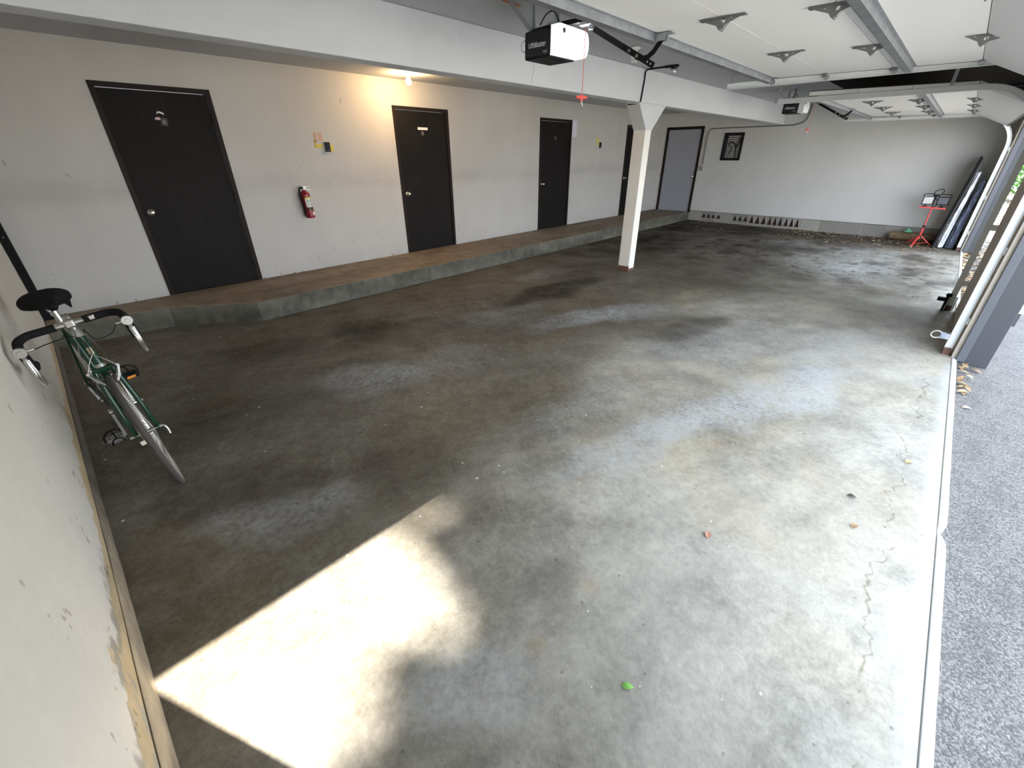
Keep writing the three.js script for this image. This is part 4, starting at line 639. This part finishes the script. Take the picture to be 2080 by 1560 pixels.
  const spider = []; for (let i = 0; i < 5; i++) { const a = i / 5 * 2 * Math.PI; spider.push(bar(V(-0.045, BB[1], BB[0]), V(-0.045, BB[1] + 0.09 * Math.cos(a), BB[0] + 0.09 * Math.sin(a)), 0.005, 0.012, V(1, 0, 0))); }
  mesh('chainring', [ring, ring2, ...spider], mat(0.09, 0.085, 0.08, 0.5, { metalness: 0.6 }), b);
  mesh('crank', [bar(V(-0.06, BB[1], BB[0]), V(-0.068, BB[1] - cr, BB[0] + 0.01), 0.014, 0.024, V(0, 0, 1)), rod(V(-0.07, BB[1], BB[0]), V(-0.03, BB[1], BB[0]), 0.018)], silver, b);
  mesh('crank', [bar(V(0.06, BB[1], BB[0]), V(0.068, BB[1] + cr, BB[0] - 0.01), 0.014, 0.024, V(0, 0, 1)), rod(V(0.03, BB[1], BB[0]), V(0.07, BB[1], BB[0]), 0.018)], silver, b);
  const pedal = (k, up) => {
    const y = BB[1] + (up ? cr : -cr), s = BB[0] + (up ? -0.01 : 0.01), c = 0.115 * k;
    const p = mesh('pedal', [rod(V(0.068 * k, y, s), V(0.165 * k, y, s), 0.008), cbox(c, y, s + 0.034, 0.08, 0.022, 0.006, 0.002), cbox(c, y, s - 0.034, 0.08, 0.022, 0.006, 0.002), cbox(0.078 * k, y, s, 0.006, 0.02, 0.07, 0.002), cbox(0.155 * k, y, s, 0.006, 0.02, 0.07, 0.002)], up ? M.black : silver, b);
    mesh('toe_clip', [tube([V(c - 0.03, y, s + 0.036), V(c - 0.03, y + 0.008, s + 0.085), V(c - 0.018, y + 0.045, s + 0.10), V(c + 0.018, y + 0.045, s + 0.10), V(c + 0.03, y + 0.008, s + 0.085), V(c + 0.03, y, s + 0.036)], 0.004, 6, 40), tube([V(c, y + 0.045, s + 0.10), V(c, y + 0.065, s + 0.06), V(c, y + 0.06, s + 0.0)], 0.004, 6, 20), tube([V(c - 0.045, y - 0.01, s), V(c - 0.05, y + 0.03, s), V(c - 0.02, y + 0.062, s), V(c + 0.02, y + 0.062, s), V(c + 0.05, y + 0.03, s), V(c + 0.045, y - 0.01, s)], 0.005, 6, 40)], M.blackMatt, p);
    if (up) mesh('pedal_reflector', cbox(c, y, s + 0.039, 0.05, 0.014, 0.004, 0.001), mat(0.85, 0.30, 0.03, 0.3, { }), p);
  };
  pedal(-1, false); pedal(1, true);
  const ch = []; for (const [o1, o2] of [[0.092, 0.035], [-0.092, -0.035]]) ch.push(bar(V(-0.045, BB[1] + o1, BB[0]), V(-0.045, R + o2, 0), 0.006, 0.008)); mesh('chain', ch, mat(0.06, 0.05, 0.04, 0.5, { metalness: 0.7 }), b);
  const fw = []; for (let i = 0; i < 6; i++) fw.push(rod(V(-0.052 + 0.004 * i, R, 0), V(-0.050 + 0.004 * i, R, 0), 0.028 + 0.004 * i, 0.028 + 0.004 * i, 28)); mesh('freewheel', fw, mat(0.10, 0.08, 0.06, 0.45, { metalness: 0.7 }), b);
  mesh('derailleur', [bar(V(-0.065, R - 0.03, -0.01), V(-0.06, R - 0.12, 0.03), 0.012, 0.025), rod(V(-0.058, R - 0.07, 0.01), V(-0.048, R - 0.07, 0.01), 0.02), rod(V(-0.058, R - 0.13, 0.035), V(-0.048, R - 0.13, 0.035), 0.02)], silver, b);
}
// ---------------------------------------------------------------- work light, log, wrapped boards at the far end
{
  const t = thing('work_light', 'red tripod work light with two lamp heads by the far wall', 'work light', [12.3, 0, 6.085]);
  mesh('lower_pole', rod(V(0, 0.13, 0), V(0, 0.36, 0), 0.016, 0.016, 14), M.red, t); mesh('upper_pole', rod(V(0, 0.34, 0), V(0, 0.70, 0), 0.012, 0.012, 14), M.red, t);
  mesh('clamp_collar', [rod(V(0, 0.345, 0), V(0, 0.385, 0), 0.021, 0.021, 14), rod(V(0, 0.365, 0.02), V(0, 0.365, 0.05), 0.006)], M.black, t); mesh('leg_hub', rod(V(0, 0.165, 0), V(0, 0.2, 0), 0.024, 0.024, 14), M.black, t);
  for (let i = 0; i < 3; i++) { const a = 0.25 + i * 2.0944, e = V(0.235 * Math.sin(a) , 0.008, 0.235 * Math.cos(a)); mesh('leg', [bar(V(0.02 * Math.sin(a), 0.185, 0.02 * Math.cos(a)), e, 0.024, 0.014)], M.red, t); mesh('leg_brace', bar(V(0.015 * Math.sin(a), 0.04, 0.015 * Math.cos(a)), V(e.x * 0.62, 0.075, e.z * 0.62), 0.012, 0.008), M.red, t); }
  mesh('crossbar', [bar(V(0, 0.71, -0.17), V(0, 0.70, 0.18), 0.024, 0.024), cbox(0, 0.708, -0.18, 0.03, 0.03, 0.02, 0.003), cbox(0, 0.70, 0.185, 0.034, 0.034, 0.03, 0.003)], M.red, t);
  mesh('carry_handle', [tube([V(0, 0.93, -0.045), V(0, 0.98, -0.05), V(0, 1.02, -0.01), V(0, 1.035, 0.045), V(0, 1.0, 0.075), V(0, 0.945, 0.05), V(0, 0.93, 0.02)], 0.007, 8, 40), cbox(0, 0.925, -0.01, 0.03, 0.035, 0.09, 0.008)], M.black, t);
  mesh('mast', [bar(V(0, 0.70, 0.0), V(0, 0.93, -0.01), 0.016, 0.016, V(1, 0, 0)), tube([V(-0.015, 0.72, 0.02), V(-0.02, 0.78, 0.05), V(-0.015, 0.85, 0.02), V(-0.01, 0.9, -0.01)], 0.006, 6, 24)], M.black, t);
  for (const [z, ry, k] of [[-0.125, 0.45, 0], [0.125, -0.12, 1]]) { // heads aim back into the garage (-x)
    const h = mesh('lamp_head', loft([[0.0, 0.055, 0.05], [0.03, 0.07, 0.062], [0.055, 0.085, 0.068]].map(([x, w, hh]) => { const r = []; for (const [a, c] of [[-1, -1], [1, -1], [1, 1], [-1, 1]]) r.push(V(-x, hh * c, w * a)); return r; })), M.red, t); h.position.set(0.02, 0.835, z); h.rotation.y = ry;
    mesh('bezel', [box(-0.066, -0.054, -0.072, -0.058, -0.09, 0.09), box(-0.066, -0.054, 0.058, 0.072, -0.09, 0.09), box(-0.066, -0.054, -0.06, 0.06, -0.09, -0.076), box(-0.066, -0.054, -0.06, 0.06, 0.076, 0.09)], M.black, h);
    mesh('glass', box(-0.062, -0.056, -0.06, 0.06, -0.078, 0.078), mat(0.16, 0.17, 0.19, 0.12, { metalness: 0.3 }), h);
    mesh('guard_handle', tube([V(-0.03, 0.07, -0.085), V(-0.035, 0.105, -0.08), V(-0.035, 0.115, 0), V(-0.035, 0.105, 0.08), V(-0.03, 0.07, 0.085)], 0.007, 8, 30), M.black, h);
    mesh('tilt_knob', [rod(V(-0.02, -0.10, 0), V(-0.02, -0.06, 0), 0.009), cbox(-0.02, -0.105, 0, 0.05, 0.02, 0.06, 0.006)], M.black, h);
  }
}
{
  const g = thing('timber_log', 'short rounded brown log lying along the foot of the far wall', 'log', [12.83, 0.093, 5.95]);
  const rings = []; for (let i = 0; i <= 22; i++) { const u = i / 22, z = (u - 0.5) * 0.72, r = []; const e = 0.093 * (0.62 + 0.38 * Math.pow(Math.sin(Math.PI * clamp(u * 0.92 + 0.04)), 0.35)); for (let k = 0; k < 20; k++) { const a = k / 20 * 2 * Math.PI, q = e * (1 + 0.07 * (noise(k * 0.9, u * 5 + 3) - 0.5)); r.push(V(q * Math.cos(a) * 1.05, q * Math.sin(a), z)); } rings.push(r); }
  mesh('log_body', wuv(loft(rings, false)), mat(1, 1, 1, 0.85, { map: rep(tex(256, 256, (u, v, o) => { const n = tileNoise(u * 0.15, v, 4, 32), k = 0.6 + 0.9 * (n - 0.3); o[0] = 0.20 * k; o[1] = 0.135 * k; o[2] = 0.07 * k; }), 0.5) }), g);
  for (const s of [0, 22]) { const c = loft([rings[s], rings[s].map((p) => p.clone().add(V(0, 0, s ? 0.003 : -0.003)))]); mesh('cut_end', c, mat(0.035, 0.022, 0.014, 0.9), g); }
  const w = []; for (let i = 0; i <= 8; i++) { const u = i / 8, r = []; for (let k = 0; k < 14; k++) { const a = k / 14 * 2 * Math.PI, q = (0.075 * Math.pow(1 - u, 0.8) + 0.004) * (0.75 + 0.55 * noise(k * 1.7, i * 1.3)); r.push(V(q * Math.cos(a) * 0.8, u * 0.075 + 0.01 * noise(k, i), q * Math.sin(a) * 1.15)); } w.push(r); }
  const gb = mesh('plastic_bag', loft(w), new THREE.MeshPhysicalMaterial({ color: new THREE.Color().setRGB(0.16, 0.42, 0.27), roughness: 0.35, side: THREE.DoubleSide })); gb.position.set(12.80, 0.175, 5.865); tag(gb, 'crumpled green plastic bag lying on the brown log', 'bag');
}
{ // boards leaning on the front wall under plastic sheet
  const g = thing('leaning_boards', 'black edged boards leaning in the far corner under wrinkled plastic', 'boards', [12.22, 0, 6.315]);
  const H = 1.58, lean = 0.13;
  const bd = (x0, x1, z0, z1, h) => { const q = box(x0, x1, 0, h, z0, z1, 0.004), p = q.attributes.position; for (let i = 0; i < p.count; i++) p.setZ(i, p.getZ(i) + lean * p.getY(i) / H); q.computeVertexNormals(); return q; };
  mesh('board', bd(0.0, 0.62, 0, 0.024, H), M.blackMatt, g); mesh('board', bd(0.04, 0.64, 0.03, 0.05, H - 0.04), mat(0.05, 0.05, 0.055, 0.6), g);
  const wrap = (z0, w0, w1, h0, depth, amp, sd) => { // crumpled plastic wrapped round the edges, tapering upwards
    const rings = []; for (let i = 0; i <= 46; i++) { const v = i / 46, w = w0 + (w1 - w0) * Math.pow(v, 0.6), y = 0.004 + v * h0, r = []; for (let k = 0; k < 36; k++) { const a = k / 36 * 2 * Math.PI, c = Math.cos(a), n = Math.sin(a), q = 1 + amp * (fbm(k % 36 * 0.55 + sd, v * 9 + Math.abs(c) * 2, 4) - 0.5); r.push(V(0.02 + depth - depth * Math.sign(c) * Math.pow(Math.abs(c), 0.6) * q, y, z0 + w + w * Math.sign(n) * Math.pow(Math.abs(n), 0.8) * q + lean * y / H)); } rings.push(r.reverse()); } return loft(rings); };
  mesh('plastic_wrap', wrap(0.055, 0.062, 0.034, H * 0.84, 0.16, 0.8, 3), new THREE.MeshPhysicalMaterial({ color: new THREE.Color().setRGB(0.74, 0.77, 0.83), roughness: 0.22 }), g);
  mesh('plastic_wrap', wrap(0.185, 0.068, 0.03, H * 0.76, 0.12, 1.3, 23), new THREE.MeshPhysicalMaterial({ color: new THREE.Color().setRGB(0.10, 0.115, 0.17), roughness: 0.18 }), g);
}
// ---------------------------------------------------------------- outdoors
{
  const at = tex(1024, 1024, (u, v, o) => {
    const n = tileNoise(u, v, 3, 128), m = tileNoise(u, v, 4, 8, 40), s = tileNoise(u, v, 2, 200, 90); const k = 0.15 + 0.17 * sst(0.36, 0.66, n) + 0.13 * sst(0.6, 0.8, s); const q = k * (0.8 + 0.4 * m);
    o[0] = 0.54 * q; o[1] = 0.50 * q; o[2] = 0.475 * q;
  });
  const ab = tex(512, 512, (u, v, o) => { o[0] = o[1] = o[2] = tileNoise(u, v, 3, 64); }, false);
  struct('asphalt_drive', wuv(box(-12, 40, -0.3, -0.032, 6.775, 9.2)), mat(1, 1, 1, 0.85, { map: rep(at, 0.85), bumpMap: rep(ab, 0.4), bumpScale: 0.003 }));
  struct('ground', wuv(box(-40, 90, -0.5, -0.05, 9.1, 70)), mat(0.44, 0.41, 0.36, 0.95, { bumpMap: rep(ab, 2), bumpScale: 0.03 }));
  struct('ground_001', wuv(box(L + 0.35, 90, -0.5, -0.034, -20, 6.78)), mat(0.14, 0.12, 0.07, 0.95));
}
const leafGeo = (l, w, c, fold) => { // a curved leaf blade with midrib fold
  const P = [], idx = [], n = 6; for (let i = 0; i <= n; i++) { const u = i / n, hw = w * Math.sin(Math.PI * Math.pow(u, 0.8)) * (1 - 0.25 * u) + 0.0005; for (const k of [-1, 0, 1]) P.push(hw * k, c * Math.sin(Math.PI * u) + fold * Math.abs(k) * hw, (u - 0.5) * l); }
  for (let i = 0; i < n; i++) for (let k = 0; k < 2; k++) { const a = i * 3 + k, b = a + 1, e = a + 3, f = b + 3; idx.push(a, e, b, b, e, f); }
  const g = new THREE.BufferGeometry(); g.setAttribute('position', new THREE.Float32BufferAttribute(P, 3)); g.setAttribute('uv', new THREE.Float32BufferAttribute(new Float32Array(P.length / 3 * 2), 2)); g.setIndex(idx); g.computeVertexNormals(); return g;
};
const leafMat = (r, g, b, tr = 0.25) => new THREE.MeshPhysicalMaterial({ color: new THREE.Color().setRGB(r, g, b), roughness: 0.75, side: THREE.DoubleSide, transmission: tr, thickness: 0 });
const tanLeaf = [leafMat(0.36, 0.23, 0.11, 0), leafMat(0.28, 0.17, 0.085, 0), leafMat(0.42, 0.31, 0.18, 0)], greenLeaf = leafMat(0.16, 0.36, 0.06, 0);
{ // single leaves lying on the slab
  const L1 = (x, z, l, ry, m, label, y = 0.004) => { const o = mesh('fallen_leaf', leafGeo(l, l * 0.30, l * 0.12, 0.35), m); o.position.set(x, y, z); o.rotation.set(0.05, ry, 0.06); tag(o, label, 'leaf'); return o; };
  L1(1.150, 5.996, 0.042, 0.6, greenLeaf, 'small green leaf lying alone on the pale concrete floor');
  L1(2.811, 6.40, 0.045, 0.3, tanLeaf[1], 'dark brown leaf farther from the camera on the pale slab').material = mat(0.06, 0.045, 0.03, 0.8, { side: THREE.DoubleSide });
  L1(2.57, 6.446, 0.045, 1.1, tanLeaf[1], 'curled brown leaf on the pale slab just nearer than the dark one');
  L1(3.397, 6.599, 0.05, 0.8, leafMat(0.55, 0.42, 0.16, 0), 'yellow leaf on the slab near its outer edge');
  L1(2.017, 5.935, 0.05, 1.9, leafMat(0.40, 0.20, 0.14, 0), 'reddish flat leaf on the middle of the pale slab', 0.003);
  L1(1.44, 6.86, 0.055, 1.2, leafMat(0.62, 0.56, 0.42, 0), 'pale dry leaf on the asphalt nearest the camera', -0.026);
  L1(5.05, 7.22, 0.075, 1.4, greenLeaf, 'green leaf on the asphalt in front of the slate pier', -0.026);
  L1(4.55, 6.86, 0.06, 0.4, leafMat(0.60, 0.48, 0.26, 0), 'yellow tan leaf on the asphalt just off the slab edge', -0.026);
  const proto = leafGeo(0.085, 0.022, 0.012, 0.3);
  for (let i = 0; i < 16; i++) { const o = mesh('dead_leaf', proto, tanLeaf[i % 3]); o.position.set(4.75 + 0.76 * Math.pow(rnd(), 0.8), -0.024 + rr(0, 0.008), 6.815 + 0.10 * rnd() * rnd()); o.rotation.set(rr(-0.15, 0.15), rr(0, 6.28), rr(-0.2, 0.2)); o.scale.setScalar(rr(0.7, 1.15)); tag(o, 'tan dead leaf lying along the slab edge by the slate pier', 'leaf', 'dead leaves along the slab edge'); }
}
function litter(name, label, n, place, s0, s1, mats) { // nobody could count these
  const root = new THREE.Group(); root.name = numbered(name); scene.add(root); tag(root, label, 'leaves'); root.userData.kind = 'stuff';
  mats.forEach((m, k) => { const im = new THREE.InstancedMesh(leafGeo(1, 0.3, 0.14, 0.3), m, Math.floor(n / mats.length)); im.name = 'leaves' + (k ? '_00' + k : ''); im.castShadow = im.receiveShadow = true; const M4 = new THREE.Matrix4(), q = new THREE.Quaternion(), e = new THREE.Euler(); for (let i = 0; i < im.count; i++) { const s = rr(s0, s1), [x, y, z, up] = place(); e.set(rr(-up, up), rr(0, 6.28), rr(-up, up)); M4.compose(V(x, y + s * 0.03, z), q.setFromEuler(e), V(s, s, s)); im.setMatrixAt(i, M4); } root.add(im); });
  return root;
}
litter('leaf_litter', 'dry leaf litter and dirt along the foot of the far wall', 700, () => { const a = rnd(); const x = L - 0.03 - 1.5 * Math.pow(rnd(), 2.2), z = a < 0.6 ? rr(3.6, 6.4) : rr(1.3, 6.5); return [x, 0.002, z, 0.35]; }, 0.025, 0.07, [tanLeaf[1], leafMat(0.24, 0.12, 0.07, 0), tanLeaf[2], leafMat(0.45, 0.36, 0.24, 0)]);
litter('leaf_litter', 'scattered brown leaf crumbs over the dirty far-bay floor', 330, () => [rr(7.6, 12.4), 0.001, rr(2.2, 6.6), 0.08], 0.02, 0.05, [leafMat(0.17, 0.08, 0.05, 0), leafMat(0.10, 0.06, 0.045, 0), tanLeaf[1]]);
litter('leaf_litter', 'sunlit tan leaf litter on the ground outside the far bay', 2600, () => { const x = rnd() < 0.15 ? rr(8.2, 12.5) : rr(11.5, 34); return [x, -0.032, 6.81 + 1.7 * Math.pow(rnd(), x < 12 ? 2.5 : 1), 0.3]; }, 0.05, 0.13, [tanLeaf[0], tanLeaf[2], leafMat(0.46, 0.37, 0.24, 0), tanLeaf[1]]);
{ // shrubs beyond the far end
  const shrub = (x, z, r, h, n, label) => {
    const g = thing('leafy_shrub', label, 'shrub', [x, -0.03, z]);
    const st = []; for (let i = 0; i < 9; i++) { const a = rr(0, 6.28), q = rr(0.3, 0.8) * r; st.push(tube([V(rr(-0.1, 0.1), 0, rr(-0.1, 0.1)), V(q * 0.4 * Math.cos(a), h * 0.4, q * 0.4 * Math.sin(a)), V(q * Math.cos(a), h * rr(0.7, 0.95), q * Math.sin(a))], 0.018, 6, 12)); } mesh('stems', st, mat(0.10, 0.075, 0.05, 0.9), g);
    [leafMat(0.10, 0.30, 0.035), leafMat(0.17, 0.40, 0.06), leafMat(0.06, 0.19, 0.03)].forEach((m, k) => { const im = new THREE.InstancedMesh(leafGeo(1, 0.34, 0.1, 0.3), m, n / 3 | 0), M4 = new THREE.Matrix4(), q = new THREE.Quaternion(), e = new THREE.Euler(); im.name = 'foliage' + (k ? '_00' + k : ''); im.castShadow = im.receiveShadow = true; im.userData.kind = 'stuff'; for (let i = 0; i < im.count; i++) { const a = rr(0, 6.28), v = rr(-1, 1), w = Math.pow(rnd(), 0.4), c = Math.sqrt(1 - v * v); const s = rr(0.10, 0.2); e.set(rr(-1, 1), rr(0, 6.28), rr(-1, 1)); M4.compose(V(r * w * c * Math.cos(a), h * 0.56 + h * 0.5 * w * v, r * w * c * Math.sin(a)), q.setFromEuler(e), V(s, s, s)); im.setMatrixAt(i, M4); } g.add(im); });
  };
  shrub(27, 8.6, 1.7, 2.6, 4200, 'bright green leafy shrub seen through the far bay opening'); shrub(33, 11.5, 2.6, 3.6, 5400, 'tall green shrub behind the bright one beyond the far bay'); shrub(31, 6.0, 2.4, 3.4, 4800, 'green shrub standing close to the end of the building');
}
{ // the oak across the drive whose crown shades the openings and lets a few patches of sun through
  const t = thing('oak_tree', 'large leafy oak across the drive that dapples the sunlight', 'tree', [10.5, -0.06, 24]);
  mesh('trunk', tube([V(0, 0, 0), V(0.1, 4, 0.1), V(-0.15, 8, 0.0), V(0.0, 12, -0.1), V(0.1, 16.5, 0.1)], 0.36, 12, 40), mat(0.09, 0.07, 0.05, 0.95), t);
  const br = []; for (let i = 0; i < 14; i++) { const a = i * 2.4, h = 11.0 + i * 0.33, l = rr(1.0, 2.4); br.push(tube([V(0, h, 0), V(l * 0.4 * Math.cos(a), h + 1.0, l * 0.4 * Math.sin(a)), V(l * Math.cos(a), h + 2.0, l * Math.sin(a))], 0.07, 7, 14)); } mesh('branches', br, mat(0.09, 0.07, 0.05, 0.95), t);
  const holes = [[0.22, 4.94, 0.82, 0.50, 1], [1.05, 4.84, 0.30, 0.10, 0.9], [1.00, 5.58, 0.12, 0.08, 0.7], [0.75, 5.40, 0.25, 0.10, 0.5], [3.42, 5.03, 0.10, 0.04, 0.6], [4.03, 4.97, 0.10, 0.04, 0.6], [4.5, 6.35, 0.5, 0.05, 0.8]];
  const spots = []; let guard = 0;
  while (spots.length < 50000 && guard++ < 400000) {
    const hx = rr(-2.5, 15.5), hz = rr(3.6, 9.5), y = rr(13.2, 17.6) + 1.2 * (noise(hx * 0.7, hz * 0.7) - 0.5);
    if (((hx - 6.5) / 8.8) ** 2 + ((hz - 6.3) / 2.9) ** 2 > 0.8 + 0.4 * noise(hx * 1.1, hz * 1.1 + 9)) continue;
    if (holes.some(([cx, cz, rx, rz, pr]) => { const q = ((hx - cx) / (rx + 0.04)) ** 2 + ((hz - cz) / (rz + 0.04)) ** 2; return q < 1.6 && rnd() < pr * sst(1.6, 0.8, q); })) continue;
    const k = y / SUN.y; spots.push([hx + SUN.x * k, y, hz + SUN.z * k]);
  }
  [leafMat(0.07, 0.17, 0.03, 0.2), leafMat(0.10, 0.23, 0.04, 0.2)].forEach((m, j) => {
    const list = spots.filter((_, i) => i % 2 === j), im = new THREE.InstancedMesh(leafGeo(1, 0.36, 0.08, 0.25), m, list.length), M4 = new THREE.Matrix4(), q = new THREE.Quaternion(), e = new THREE.Euler(); im.name = 'foliage' + (j ? '_001' : ''); im.castShadow = im.receiveShadow = true; im.userData.kind = 'stuff';
    list.forEach((p, i) => { const s = rr(0.20, 0.32); e.set(rr(-0.9, 0.9) - 0.3, rr(0, 6.28), rr(-0.9, 0.9)); M4.compose(V(p[0] - 10.5, p[1] + 0.06, p[2] - 24), q.setFromEuler(e), V(s, s, s)); im.setMatrixAt(i, M4); }); t.add(im);
  });
}
renderer.render(scene, camera);
